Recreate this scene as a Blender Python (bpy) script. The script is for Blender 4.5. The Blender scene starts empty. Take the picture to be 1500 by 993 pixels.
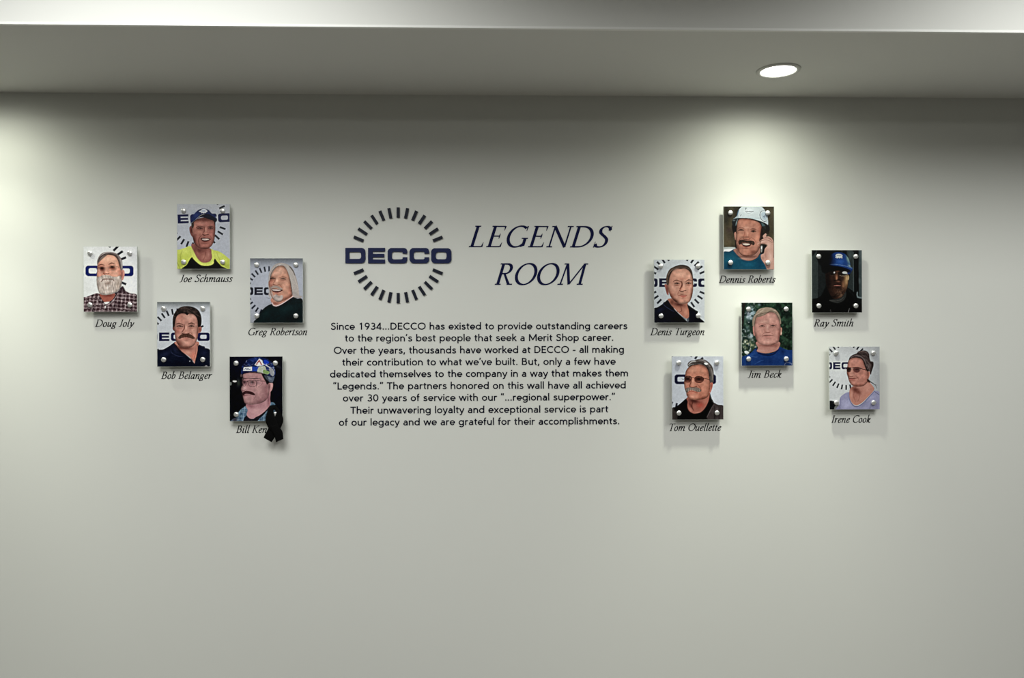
import bpy, bmesh, math, numpy as np
from mathutils import Vector, Matrix
from mathutils.geometry import tessellate_polygon
scene = bpy.context.scene; col = scene.collection
# ---------------------------------------------------------------- camera
D, ZC, F = 3.02, 1.50, 1150.0                 # distance to the wall, eye height, focal length in pixels of the 1500 px frame
YAW, ROLL = math.radians(1.63), math.radians(.16)
fwd = Vector((math.sin(YAW), math.cos(YAW), 0)); r0 = Vector((math.cos(YAW), -math.sin(YAW), 0)); u0 = Vector((0, 0, 1))
right = r0*math.cos(ROLL)-u0*math.sin(ROLL); up = u0*math.cos(ROLL)+r0*math.sin(ROLL)
cd = bpy.data.cameras.new('camera'); cam = bpy.data.objects.new('camera', cd); col.objects.link(cam)
cd.sensor_width = 36; cd.lens = 36*F/1500; cd.clip_start = .05
M = Matrix.Identity(4)
for i, v in enumerate((right, up, -fwd)):
    for j in range(3): M[j][i] = v[j]
M.translation = (-math.sin(YAW)*D*0, -D, ZC); cam.matrix_world = M; scene.camera = cam
# ---------------------------------------------------------------- world, exposure, room lights
w = bpy.data.worlds.new('world'); scene.world = w; w.use_nodes = True
w.node_tree.nodes['Background'].inputs[0].default_value = (.9, .95, 1, 1); w.node_tree.nodes['Background'].inputs[1].default_value = .02
vs = scene.view_settings; vs.view_transform = 'Standard'; vs.look = 'None'; vs.gamma = 1; vs.exposure = .12; vs.use_curve_mapping = False
ROOM_W = 62.0
BEAMS = [(176, 15.5), (100, 22.0), (60, 50.0)]  # the downlight's beam: wide spill, flood and core (cone in degrees, watts)
ROOM_LIGHTS = [(-.98, -1.65, 1.2, .68, 160), (2.05, -1.65, 1.2, .62, 160), (-1.7, -3.6, .6, .54, 170), (1.0, -3.6, .6, .54, 170)]   # x, y, length in y, share, louvre angle
for x, y, sy, k, sprd in ROOM_LIGHTS:                    # flat LED panels of the main ceiling, in front of the dropped soffit
    L = bpy.data.lights.new('ceiling_panel_lamp', 'AREA'); L.shape = 'RECTANGLE'; L.size = 1.2; L.size_y = sy; L.energy = ROOM_W*k; L.color = (.985, 1, .965); L.spread = math.radians(sprd)
    o = bpy.data.objects.new('ceiling_panel_lamp', L); o.location = (x, y, 2.86); col.objects.link(o)
# ---------------------------------------------------------------- helpers
def at(px, py, y=0.0):                         # point of the wall (or of a plane in front of it) seen at a pixel
    d = fwd+right*((px-750)/F)+up*((496.5-py)/F); t = (y+D)/d.y
    return Vector((d.x*t, y, ZC+d.z*t))
def lin(c):
    c = [int(c[i:i+2], 16)/255 for i in (0, 2, 4)] if isinstance(c, str) else c
    return [v/12.92 if v <= .04045 else ((v+.055)/1.055)**2.4 for v in c]
def mat(name, color, rough=.5, metal=0, bump=0, scale=300, coat=0, spec=.5, var=0):
    m = bpy.data.materials.new(name); m.use_nodes = True; nt = m.node_tree; b = nt.nodes['Principled BSDF']
    c = (*lin(color), 1); b.inputs['Base Color'].default_value = c; b.inputs['Roughness'].default_value = rough; b.inputs['Metallic'].default_value = metal
    b.inputs['Coat Weight'].default_value = coat; b.inputs['Specular IOR Level'].default_value = spec
    tc = nt.nodes.new('ShaderNodeTexCoord'); n = nt.nodes.new('ShaderNodeTexNoise'); n.inputs['Scale'].default_value = scale; n.inputs['Detail'].default_value = 4
    nt.links.new(tc.outputs['Object'], n.inputs['Vector'])
    if bump:
        bp = nt.nodes.new('ShaderNodeBump'); bp.inputs['Strength'].default_value = bump; bp.inputs['Distance'].default_value = .001
        nt.links.new(n.outputs['Fac'], bp.inputs['Height']); nt.links.new(bp.outputs['Normal'], b.inputs['Normal'])
    if var:
        n2 = nt.nodes.new('ShaderNodeTexNoise'); n2.inputs['Scale'].default_value = 1.3; n2.inputs['Detail'].default_value = 3; nt.links.new(tc.outputs['Object'], n2.inputs['Vector'])
        mx = nt.nodes.new('ShaderNodeMix'); mx.data_type = 'RGBA'; mx.inputs['A'].default_value = tuple(v*(1-var) for v in c[:3])+(1,); mx.inputs['B'].default_value = tuple(min(1, v*(1+var)) for v in c[:3])+(1,)
        nt.links.new(n2.outputs['Fac'], mx.inputs['Factor']); nt.links.new(mx.outputs['Result'], b.inputs['Base Color'])
    return m
def obj(name, me, m=None, parent=None, smooth=False, **props):
    if isinstance(me, bmesh.types.BMesh):
        bm = me; me = bpy.data.meshes.new(name); bmesh.ops.recalc_face_normals(bm, faces=bm.faces); bm.to_mesh(me); bm.free()
    if m: me.materials.append(m)
    if smooth: me.shade_smooth()
    o = bpy.data.objects.new(name, me); col.objects.link(o)
    if parent: o.parent = parent
    for k, v in props.items(): o[k] = v
    return o
def empty(name, loc, parent=None, **props):
    o = bpy.data.objects.new(name, None); o.empty_display_size = .05; col.objects.link(o); o.location = loc
    if parent: o.parent = parent
    for k, v in props.items(): o[k] = v
    return o
def box(x0, x1, y0, y1, z0, z1, bev=0, bm=None):
    bm = bm or bmesh.new()
    r = bmesh.ops.create_cube(bm, size=1)
    for v in r['verts']: v.co = ((x0+x1)/2+v.co.x*(x1-x0), (y0+y1)/2+v.co.y*(y1-y0), (z0+z1)/2+v.co.z*(z1-z0))
    if bev: bmesh.ops.bevel(bm, geom=list({e for v in r['verts'] for e in v.link_edges}), offset=bev, segments=2, affect='EDGES', profile=.6)
    return bm
def lathe(profile, n=32, axis='Y'):            # profile of (radius, distance along the axis)
    bm = bmesh.new(); rings = []
    for r, h in profile:
        if r < 1e-6: rings.append([bm.verts.new((0, h, 0) if axis == 'Y' else (0, 0, h))]); continue
        ring = []
        for k in range(n):
            a = 2*math.pi*k/n; c, s = r*math.cos(a), r*math.sin(a); ring.append(bm.verts.new((c, h, s) if axis == 'Y' else (c, s, h)))
        rings.append(ring)
    for a, b in zip(rings, rings[1:]):
        for k in range(n):
            p, q = a[k % len(a)], a[(k+1) % len(a)]; s, t = b[k % len(b)], b[(k+1) % len(b)]
            vs_ = []
            for v in (p, q, t, s):
                if v not in vs_: vs_.append(v)
            if len(vs_) > 2: bm.faces.new(vs_)
    return bm
# ---------------------------------------------------------------- printed portraits: a small painter
STEP = 6.0
def spline(pts, closed, n=6):
    p = np.array(pts, float).reshape(-1, 2)
    if len(p) < 3: return p
    m = len(p); out = []
    rng = range(m) if closed else range(m-1)
    t = (np.arange(n)/n)[:, None]
    for i in rng:
        if closed: a, b, c, d = p[i-1], p[i], p[(i+1) % m], p[(i+2) % m]
        else: a, b, c, d = p[max(i-1, 0)], p[i], p[i+1], p[min(i+2, m-1)]
        out.append(.5*((2*b)+(c-a)*t+(2*a-5*b+4*c-d)*t**2+(3*b-a-3*c+d)*t**3))
    if not closed: out.append(p[-1:])
    return np.concatenate(out)
def hexc(c): return np.array([int(c[i:i+2], 16) for i in (0, 2, 4)], float)
class Pic:
    def __init__(s, x0, y0, x1, y1, bg, seed=1):
        s.nx = int(round((x1-x0)/STEP)); s.ny = int(round((y1-y0)/STEP))
        s.X, s.Y = np.meshgrid(np.linspace(x0, x1, s.nx+1), np.linspace(y0, y1, s.ny+1))
        s.C = np.zeros(s.X.shape+(3,)); s.C[:] = hexc(bg); s.clip = None; s.face = None; s.r = np.random.RandomState(seed)
        s.box = (x0, y0, x1, y1)
    def put(s, m, c, a=1, sl=None):
        if sl is None: sl = (slice(None), slice(None))
        m = m*a
        if s.clip is not None: m = m*s.clip[sl]
        s.C[sl] = s.C[sl]*(1-m[..., None])+(hexc(c) if isinstance(c, str) else c)*m[..., None]
    def win(s, x0, y0, x1, y1):
        bx0, by0, bx1, by1 = s.box
        fx = s.nx/(bx1-bx0); fy = s.ny/(by1-by0)
        i0 = max(0, int((x0-bx0)*fx)-1); i1 = min(s.nx+1, int((x1-bx0)*fx)+3)
        j0 = max(0, int((y0-by0)*fy)-1); j1 = min(s.ny+1, int((y1-by0)*fy)+3)
        if i1 <= i0 or j1 <= j0: return None
        return (slice(j0, j1), slice(i0, i1))
    def dist(s, segs, sl):
        X = s.X[sl]; Y = s.Y[sl]; best = np.full(X.shape, 1e9); par = np.zeros(X.shape, bool); tt = np.zeros(X.shape); k = 0; L = max(1, len(segs))
        for (ax, ay, bx, by) in segs:
            dx, dy = bx-ax, by-ay; l2 = dx*dx+dy*dy+1e-9
            t = np.clip(((X-ax)*dx+(Y-ay)*dy)/l2, 0, 1)
            d = (X-ax-t*dx)**2+(Y-ay-t*dy)**2
            q = d < best; best = np.where(q, d, best); tt = np.where(q, (k+t)/L, tt)
            if ay != by: par ^= ((ay > Y) != (by > Y)) & (X < dx*(Y-ay)/(by-ay)+ax)
            k += 1
        return np.sqrt(best), par, tt
    def P(s, c, pts, soft=5, a=1, sm=1, keep=False):
        loops = pts if isinstance(pts[0], (list, tuple, np.ndarray)) else [pts]
        segs = []
        for l in loops:
            q = spline(l, True) if sm else np.array(l, float).reshape(-1, 2)
            segs += [(*q[i-1], *q[i]) for i in range(len(q))]
        e = np.array(segs); sl = s.win(e[:, 0].min()-soft, e[:, 1].min()-soft, e[:, 0].max()+soft, e[:, 1].max()+soft)
        full = np.zeros(s.X.shape)
        if sl is None: return full
        d, par, _ = s.dist(segs, sl)
        m = np.clip(.5+np.where(par, d, -d)/(2*soft), 0, 1); m = m*m*(3-2*m)
        full[sl] = m
        if c is not None: s.put(m, c, a, sl)
        return full
    def S(s, c, pts, w=8, a=1, soft=3, sm=1, closed=False):
        q = spline(pts, closed) if sm else np.array(pts, float).reshape(-1, 2)
        segs = [(*q[i], *q[i+1]) for i in range(len(q)-1)]
        if closed: segs.append((*q[-1], *q[0]))
        ws = w if isinstance(w, (list, tuple)) else (w, w)
        W = max(ws)/2+soft; sl = s.win(q[:, 0].min()-W, q[:, 1].min()-W, q[:, 0].max()+W, q[:, 1].max()+W)
        if sl is None: return
        d, _, t = s.dist(segs, sl)
        hw = np.interp(t, np.linspace(0, 1, len(ws)), np.array(ws)/2.)
        m = np.clip(.5+(hw-d)/(2*soft), 0, 1)
        s.put(m*m*(3-2*m), c, a, sl)
    def B(s, c, x, y, rx, ry, a=.5, rot=0):           # soft blob
        R = max(rx, ry)*1.6; sl = s.win(x-R, y-R, x+R, y+R)
        if sl is None: return
        ca, sa = math.cos(math.radians(rot)), math.sin(math.radians(rot))
        U = ((s.X[sl]-x)*ca+(s.Y[sl]-y)*sa)/rx; V = (-(s.X[sl]-x)*sa+(s.Y[sl]-y)*ca)/ry
        s.put(np.exp(-(U*U+V*V)*1.4), c, a, sl)
    def E(s, c, x, y, rx, ry, a=1, rot=0, soft=4):    # crisp ellipse
        ca, sa = math.cos(math.radians(rot)), math.sin(math.radians(rot)); t = np.linspace(0, 2*math.pi, 17)[:-1]
        pts = np.stack([x+rx*np.cos(t)*ca-ry*np.sin(t)*sa, y+rx*np.cos(t)*sa+ry*np.sin(t)*ca], 1).ravel()
        return s.P(c, list(pts), soft, a)
    def noise(s, cell, ratio=1, ang=0):
        ca, sa = math.cos(math.radians(ang)), math.sin(math.radians(ang))
        U = (s.X*ca+s.Y*sa)/(cell*ratio); V = (-s.X*sa+s.Y*ca)/cell
        U = U-U.min(); V = V-V.min(); i = U.astype(int); j = V.astype(int); fu = U-i; fv = V-j
        fu = fu*fu*(3-2*fu); fv = fv*fv*(3-2*fv)
        g = s.r.rand(j.max()+2, i.max()+2)
        return (g[j, i]*(1-fu)+g[j, i+1]*fu)*(1-fv)+(g[j+1, i]*(1-fu)+g[j+1, i+1]*fu)*fv
    def N(s, c, cell, a=.5, ratio=1, ang=0, lo=.5, hi=.8, mask=None):   # noise patches of colour
        m = np.clip((s.noise(cell, ratio, ang)-lo)/(hi-lo), 0, 1)
        if mask is not None: m = m*mask
        s.put(m, c, a)
    def G(s, c, side, d, a=.5):                        # colour fading in from one edge of the print
        x0, y0, x1, y1 = s.box
        t = {'t': s.Y-y0, 'b': y1-s.Y, 'l': s.X-x0, 'r': x1-s.X}[side]
        s.put(np.clip(1-t/d, 0, 1)**1.5, c, a)
    def LG(s, cx, cy, sx, sy, r, c='1b2861', soft=5, rot=0, skip=()):
        ca, sa = math.cos(math.radians(rot)), math.sin(math.radians(rot))
        for k, loops in enumerate(LOGO):
            if k in skip: continue
            out = []
            for l in loops:
                q = np.array(l, float).reshape(-1, 2)-(546, 492); q = q*(sx, sy)
                out.append(np.stack([cx+q[:, 0]*ca-q[:, 1]*sa, cy+q[:, 0]*sa+q[:, 1]*ca], 1).ravel())
            s.P(c, out, soft, 1, 0)
        for k in range(32):
            an = k*11.25
            if min(an % 180, 180-an % 180) < 20: continue
            ux, uy = math.cos(math.radians(an+rot)), math.sin(math.radians(an+rot))
            hw = 12.5*r/366; a, b = r*.89, r*1.11
            s.P('1d2233', [cx+ux*a-uy*hw, cy+uy*a+ux*hw, cx+ux*b-uy*hw, cy+uy*b+ux*hw, cx+ux*b+uy*hw, cy+uy*b-ux*hw, cx+ux*a+uy*hw, cy+uy*a-ux*hw], soft, 1, 0)
def blur(a, n):
    for _ in range(n):
        p = np.pad(a, ((1, 1), (1, 1), (0, 0)), 'edge'); a = (p[:-2, 1:-1]+p[2:, 1:-1]+p[1:-1, :-2]+p[1:-1, 2:]+2*a)/6
    return a
def finish(p, con=1.1, grain=5, sharp=.5, sat=.86):
    # modelling of the printed face, then photographic contrast, sharpening and grain of the prints
    if p.face is not None:
        m, eyes, k, tone = p.face; e = np.clip((blur(m[..., None], 45)[..., 0]-.5)*2.2, 0, 1)
        mott = (p.noise(55)+p.noise(30)-1)*.13
        f = (1-k)+k*e+mott
        for (x, y, rx, ry) in eyes: f = f-.24*np.exp(-(((p.X-x)/rx)**2+((p.Y-y)/ry)**2)*1.2)
        p.C = p.C*(1+m[..., None]*(f[..., None]*np.array(tone)-1))
    C = p.C; C = C+sharp*(C-blur(C, 4))+.2*(C-blur(C, 40)); g = (p.noise(11)+p.noise(7)+p.noise(24)-1.5)*grain*2
    L = C.mean(-1, keepdims=True); C = L+(C-L)*sat
    p.C = np.clip(142+(C-150)*con+g[..., None], 0, 255)
    return p
# the five letters of the wall logo and the dashes of its ring (drawn on the prints' backdrop too)
_C = [480,428,598,428,615,435,622,452,622,476,583,476,583,466,574,459,505,459,492,470,491,485,491,503,494,517,506,525,574,525,583,519,583,507,622,507,622,532,614,550,598,558,482,558,463,545,455,530,455,455,463,440]
LOGO = [
    [[93,427,235,427,252,433,263,448,265,470,265,520,260,540,248,553,232,558,93,558], [128,462,215,462,226,470,228,485,228,503,224,516,213,521,128,521]],
    [[287,427,432,427,432,458,328,458,328,478,426,478,426,507,328,507,328,526,432,526,432,558,287,558]],
    [_C], [[v+187 if i % 2 == 0 else v for i, v in enumerate(_C)]],
    [[852,430,975,430,990,438,1000,455,1000,532,992,548,976,558,850,558,835,548,827,532,827,455,835,440], [885,462,945,462,957,472,958,485,958,503,955,518,944,525,884,525,872,518,866,503,866,485,872,470]]]
# ---------------------------------------------------------------- lettering: two stroke-built alphabets
def arc(cx, cy, rx, ry, a0, a1, n=16):
    t = np.radians(np.linspace(a0, a1, n)); return np.stack([cx+rx*np.cos(t), cy+ry*np.sin(t)], 1)
def ln(*v): return np.array(v, float).reshape(-1, 2)
def J(*parts): return np.concatenate([np.asarray(p, float).reshape(-1, 2) for p in parts])
def sp(*v): return spline(list(v), False, 6)
R_, K_ = 197, 245
bowl = lambda cx: arc(cx, K_, R_, R_, 0, 360, 28)
sq = lambda x, y, h=60: ln(x, y-h, x, y+h)
SANS = {
 'o': (560, [bowl(280)]), 'c': (465, [arc(280, K_, R_, R_, 48, 312, 22)]),
 'e': (545, [J(ln(90, 235), ln(477, 235), arc(280, K_, R_, R_, 0, 318, 24)[1:])]),
 'a': (510, [J(arc(262, 300, 140, 142, 150, 0, 12), ln(402, 0)), sp(402, 278, 300, 276, 200, 268, 118, 225, 96, 150, 122, 80, 190, 46, 270, 50, 345, 90, 400, 170)]),
 'b': (590, [ln(108, 0, 108, 745), bowl(308)]), 'd': (590, [ln(482, 0, 482, 745), bowl(282)]),
 'p': (590, [ln(108, -205, 108, 490), bowl(308)]),
 'g': (590, [J(ln(482, 490), ln(482, 0), arc(285, -10, 197, 150, 0, -148, 14)[1:]), bowl(282)]),
 'h': (550, [ln(105, 0, 105, 745), J(arc(275, 275, 168, 167, 180, 0, 16), ln(443, 0))]),
 'n': (550, [ln(105, 0, 105, 490), J(arc(275, 275, 168, 167, 180, 0, 16), ln(443, 0))]),
 'm': (830, [ln(105, 0, 105, 490), J(arc(255, 295, 150, 147, 180, 0, 14), ln(405, 0)), J(arc(565, 295, 155, 147, 180, 0, 14), ln(720, 0))]),
 'r': (370, [ln(105, 0, 105, 490), arc(258, 285, 153, 157, 180, 58, 10)]),
 'u': (550, [ln(443, 0, 443, 490), J(ln(105, 490), arc(273, 215, 168, 167, 180, 360, 16))]),
 'i': (210, [ln(105, 0, 105, 490), sq(105, 640, 58)]), 'l': (210, [ln(105, 0, 105, 745)]),
 't': (350, [J(ln(160, 625), ln(160, 150), arc(255, 145, 95, 97, 180, 285, 8)), ln(35, 447, 320, 447)]),
 'f': (320, [J(ln(140, 0), ln(140, 590), arc(245, 590, 105, 107, 180, 72, 8)), ln(30, 447, 300, 447)]),
 's': (455, [sp(372, 388, 300, 435, 215, 443, 128, 408, 118, 340, 165, 285, 255, 250, 340, 212, 372, 145, 330, 70, 225, 46, 130, 62, 70, 112)]),
 'v': (490, [ln(45, 490, 262, 0), ln(445, 490, 228, 0)]),
 'w': (740, [ln(40, 490, 222, 0), ln(372, 490, 190, 0), ln(368, 490, 550, 0), ln(700, 490, 518, 0)]),
 'x': (480, [ln(50, 490, 430, 0), ln(430, 490, 50, 0)]),
 'y': (490, [ln(45, 490, 262, 0), J(ln(445, 490), ln(215, -90), sp(215, -90, 170, -150, 110, -160, 60, -150)[1:])]),
 'k': (490, [ln(105, 0, 105, 745), ln(420, 490, 120, 235), ln(190, 300, 455, 0)]),
 'S': (560, [sp(455, 560, 390, 635, 290, 655, 175, 620, 130, 525, 175, 430, 280, 375, 400, 320, 462, 220, 440, 110, 350, 55, 255, 46, 150, 75, 80, 150)]),
 'D': (690, [ln(115, 0, 115, 700), J(ln(115, 652), ln(280, 652), arc(300, 350, 290, 302, 90, -90, 18), ln(115, 48))]),
 'E': (550, [ln(115, 0, 115, 700), ln(115, 652, 490, 652), ln(115, 365, 460, 365), ln(115, 48, 500, 48)]),
 'C': (690, [arc(400, 350, 315, 306, 47, 313, 24)]), 'O': (800, [arc(400, 350, 322, 306, 0, 360, 32)]),
 'M': (860, [ln(115, 0, 115, 700), ln(745, 0, 745, 700), ln(105, 700, 452, 90), ln(755, 700, 408, 90)]),
 'B': (620, [ln(115, 0, 115, 700), J(ln(115, 652), ln(300, 652), arc(300, 512, 150, 140, 90, -90, 12), ln(115, 372)), J(ln(115, 372), ln(320, 372), arc(330, 210, 172, 162, 90, -90, 14), ln(115, 48))]),
 'L': (490, [ln(115, 0, 115, 700), ln(115, 48, 470, 48)]), 'T': (560, [ln(280, 0, 280, 700), ln(20, 652, 540, 652)]),
 '1': (560, [ln(310, 0, 310, 700), ln(330, 680, 140, 530)]), '9': (560, [arc(285, 470, 185, 182, 0, 360, 24), sp(468, 440, 440, 330, 360, 190, 230, 0)]),
 '3': (560, [J(arc(265, 505, 165, 148, 140, -80, 14), arc(265, 195, 195, 150, 85, -150, 16))]),
 '4': (560, [ln(390, 0, 390, 700), ln(400, 690, 60, 180), ln(35, 168, 530, 168)]), '0': (560, [arc(280, 350, 195, 304, 0, 360, 28)]),
 '.': (250, [sq(125, 60)]), ',': (250, [ln(150, 120, 85, -110)]), "'": (210, [ln(130, 745, 80, 545)]), '"': (380, [ln(130, 745, 80, 545), ln(290, 745, 240, 545)]),
 '-': (350, [ln(45, 255, 305, 255)]), ' ': (300, []),
}
# sloped roman: 'T' marks full strokes drawn by the pen, (w, points) a stroke with its own width
def ser(x, y, l=95, r=95): return (40, ln(x-l, y, x+r, y))
def wd(x, y0, y1, s=1): return ([10, 62] if s > 0 else [62, 10], ln(x, y0, x, y1))
SER = {
 'L': (545, [ln(150, 0, 150, 700), ser(150, 14), ser(150, 686), (40, ln(150, 15, 450, 15)), ([60, 12], ln(455, 5, 470, 165))]),
 'E': (590, [ln(150, 0, 150, 700), ser(150, 14), ser(150, 686), (40, ln(150, 684, 470, 684)), ([60, 12], ln(475, 695, 478, 545)), (40, ln(150, 362, 370, 362)), ([14, 46, 14], ln(375, 450, 372, 362, 375, 275)), (40, ln(150, 15, 480, 15)), ([60, 12], ln(485, 5, 510, 160))]),
 'G': (730, [arc(375, 350, 300, 345, 52, 318, 26), ln(610, 40, 610, 290), ser(610, 290, 110, 90), ([16, 50], ln(590, 700, 590, 530)[::-1]), (50, ln(610, 60, 520, 20))]),
 'N': (740, [(50, ln(130, 0, 130, 690)), (86, ln(120, 700, 620, 0)), (50, ln(618, 0, 618, 700)), ser(130, 14, 90, 90), (40, ln(30, 686, 160, 686)), ser(618, 686, 100, 90)]),
 'D': (725, [ln(150, 0, 150, 700), ser(150, 14, 100, 30), ser(150, 686, 100, 30), J(ln(150, 684), ln(290, 684), arc(300, 350, 340, 334, 90, -90, 20), ln(150, 16))]),
 'S': (520, [sp(440, 560, 410, 640, 320, 688, 215, 670, 145, 590, 160, 490, 240, 415, 340, 340, 415, 250, 415, 130, 345, 40, 240, 12, 140, 35, 90, 110), ([34, 12], ln(452, 712, 446, 520)), ([34, 12], ln(72, -8, 80, 190))]),
 'R': (620, [ln(150, 0, 150, 700), ser(150, 14), ser(150, 686, 100, 30), J(ln(150, 684), ln(280, 684), arc(290, 525, 155, 159, 90, -90, 12), ln(150, 366)), ([60, 86], ln(270, 366, 500, 10)), (40, ln(440, 14, 620, 14))]),
 'O': (730, [arc(365, 350, 305, 346, 0, 360, 34)]),
 'M': (880, [(50, ln(125, 0, 165, 690)), (86, ln(175, 700, 410, 10)), (50, ln(410, 20, 740, 690)), (86, ln(745, 700, 765, 0)), ser(125, 14, 90, 90), ser(768, 14, 100, 100), (40, ln(70, 686, 180, 686)), (40, ln(740, 686, 850, 686))]),
 'J': (330, [J(ln(190, 690), ln(185, 160), sp(185, 160, 160, 50, 90, -5, 10, 5)[1:]), ser(190, 686)]),
 'B': (600, [ln(150, 0, 150, 700), ser(150, 14, 100, 30), ser(150, 686, 100, 30), J(ln(150, 684), ln(280, 684), arc(290, 530, 140, 154, 90, -90, 12), ln(150, 376)), J(ln(150, 376), ln(300, 376), arc(320, 196, 170, 180, 90, -90, 12), ln(150, 16))]),
 'K': (640, [ln(150, 0, 150, 700), ser(150, 14), ser(150, 686), (40, ln(520, 680, 170, 345)), ([60, 86], ln(240, 400, 520, 10)), ser(540, 14, 90, 80), ser(520, 686, 80, 80)]),
 'T': (600, [ln(310, 0, 310, 700), ser(310, 14), (38, ln(70, 684, 560, 684)), ([55, 12], ln(70, 700, 60, 540)), ([55, 12], ln(560, 700, 560, 540))]),
 'I': (330, [ln(165, 0, 165, 700), ser(165, 14), ser(165, 686)]),
 'C': (620, [arc(370, 350, 300, 345, 52, 312, 26), ([12, 50], ln(580, 530, 580, 700))]),
 # italic lower case
 'o': (420, [arc(205, 215, 140, 215, 0, 360, 22)]),
 'u': (470, [J(sp(30, 370, 90, 425, 100, 380, 90, 120, 130, 15, 220, 40, 330, 200)), J(ln(350, 430), ln(340, 80), sp(340, 80, 370, 10, 440, 60)[1:])]),
 'g': (430, [arc(200, 270, 125, 155, 0, 360, 20), sp(130, 140, 90, 90, 140, 45, 280, 15, 330, -60, 280, -160, 150, -190, 50, -130, 80, -40, 180, 20), (30, ln(300, 380, 410, 400))]),
 'l': (235, [J(ln(60, 720), ln(110, 730), ln(100, 80), sp(100, 80, 130, 5, 210, 50)[1:])]),
 'y': (420, [J(sp(30, 370, 90, 420, 130, 340, 190, 20)), sp(360, 420, 340, 250, 220, 0, 100, -170, 10, -190)]),
 'e': (385, [sp(80, 200, 230, 250, 310, 340, 260, 430, 160, 390, 85, 260, 80, 120, 150, 10, 250, 20, 350, 110)]),
 'c': (375, [sp(310, 350, 270, 425, 180, 410, 95, 290, 75, 140, 140, 15, 240, 15, 345, 110)]),
 'h': (470, [J(ln(50, 720), ln(100, 730), ln(90, 0)), J(sp(95, 180, 180, 370, 270, 430, 335, 370, 330, 80, 370, 5, 440, 60))]),
 'n': (480, [J(sp(20, 360, 80, 425, 105, 380, 95, 0)), sp(98, 180, 190, 370, 285, 430, 345, 370, 335, 80, 375, 5, 450, 60)]),
 'm': (720, [J(sp(20, 360, 80, 425, 105, 380, 95, 0)), sp(98, 180, 180, 370, 270, 430, 325, 370, 315, 0), sp(318, 180, 410, 370, 505, 430, 575, 370, 565, 80, 605, 5, 690, 60)]),
 'a': (455, [sp(325, 340, 240, 425, 140, 380, 75, 240, 80, 80, 140, 10, 240, 80, 325, 240), J(ln(335, 430), ln(325, 80), sp(325, 80, 355, 5, 430, 60)[1:])]),
 's': (340, [sp(285, 340, 220, 425, 130, 400, 110, 310, 170, 240, 250, 170, 260, 80, 180, 10, 80, 20, 40, 90)]),
 'r': (340, [J(sp(20, 360, 80, 425, 105, 380, 95, 0)), sp(98, 190, 180, 370, 260, 430, 320, 390)]),
 'b': (430, [J(ln(50, 720), ln(100, 730), ln(90, 120)), sp(95, 260, 180, 400, 280, 410, 340, 280, 300, 100, 190, 10, 95, 60, 90, 140)]),
 't': (270, [J(ln(125, 560), ln(95, 90), sp(95, 90, 130, 5, 230, 60)[1:]), (32, ln(30, 412, 240, 412))]),
 'i': (240, [J(sp(20, 360, 80, 425, 105, 380, 95, 80, 130, 5, 210, 60)), (70, sq(130, 600, 35))]),
 'k': (430, [J(ln(50, 720), ln(100, 730), ln(90, 0)), sp(95, 200, 220, 400, 310, 400, 280, 280, 130, 210), sp(150, 220, 260, 60, 330, 5, 420, 50)]),
 ' ': (260, []),
}
def penw(n, th, tn, a=12):
    c, s = math.cos(math.radians(a)), math.sin(math.radians(a)); u = n[:, 0]*c+n[:, 1]*s; v = -n[:, 0]*s+n[:, 1]*c
    return np.sqrt((th/2*u)**2+(tn/2*v)**2)
def ribbon_quads(p, width):
    p = np.asarray(p, float); d = np.diff(p, axis=0); L = np.hypot(d[:, 0], d[:, 1]); ok = np.r_[True, L > 1e-6]; p = p[ok]; d = np.diff(p, axis=0); d /= np.hypot(d[:, 0], d[:, 1])[:, None]
    closed = np.allclose(p[0], p[-1], atol=1)
    pre = np.r_[d[-1:] if closed else d[:1], d]; post = np.r_[d, d[:1] if closed else d[-1:]]
    t = pre+post; t /= np.maximum(np.hypot(t[:, 0], t[:, 1]), .3)[:, None]; cosm = np.clip((t*post).sum(1), .6, 1)
    n = np.stack([-t[:, 1], t[:, 0]], 1)
    if callable(width): w = width(n)
    elif isinstance(width, list): w = np.interp(np.linspace(0, 1, len(p)), np.linspace(0, 1, len(width)), width)/2
    else: w = np.full(len(p), width/2.)
    w = (w/cosm)[:, None]
    return p+n*w, p-n*w
def layout(text, font, weight, shear=0.):
    """glyph strokes as (left edge, right edge) pairs, one list per character, in font units"""
    x = 0; out = []
    for ch in text:
        adv, strokes = font[ch]; g = []
        for st in strokes:
            w = weight
            if isinstance(st, tuple): w, st = st
            a, b = ribbon_quads(st, w); a = a+(x, 0); b = b+(x, 0)
            if shear: a[:, 0] += a[:, 1]*shear; b[:, 0] += b[:, 1]*shear
            g.append((a, b))
        out.append((ch, g)); x += adv
    return out
def glyph_mesh(groups, fx, fz, t=.0006):
    """quads of one letter or one word: front faces and a thin edge all round; fx, fz map font units to the wall"""
    V, F = [], []
    for k, (a, b) in enumerate(groups):
        i0 = len(V); n = len(a); y = -(t+.00001*(k % 9))
        for q in (a, b):
            for yy in (y, 0): V += [(fx(p[0], p[1]), yy, fz(p[0], p[1])) for p in q]
        A, A0, B, B0 = i0, i0+n, i0+2*n, i0+3*n
        for i in range(n-1):
            F += [(A+i, A+i+1, B+i+1, B+i), (A+i, A0+i, A0+i+1, A+i+1), (B+i, B+i+1, B0+i+1, B0+i)]
        F += [(A, B, B0, A0), (A+n-1, A0+n-1, B0+n-1, B+n-1)]
    return V, F
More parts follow.
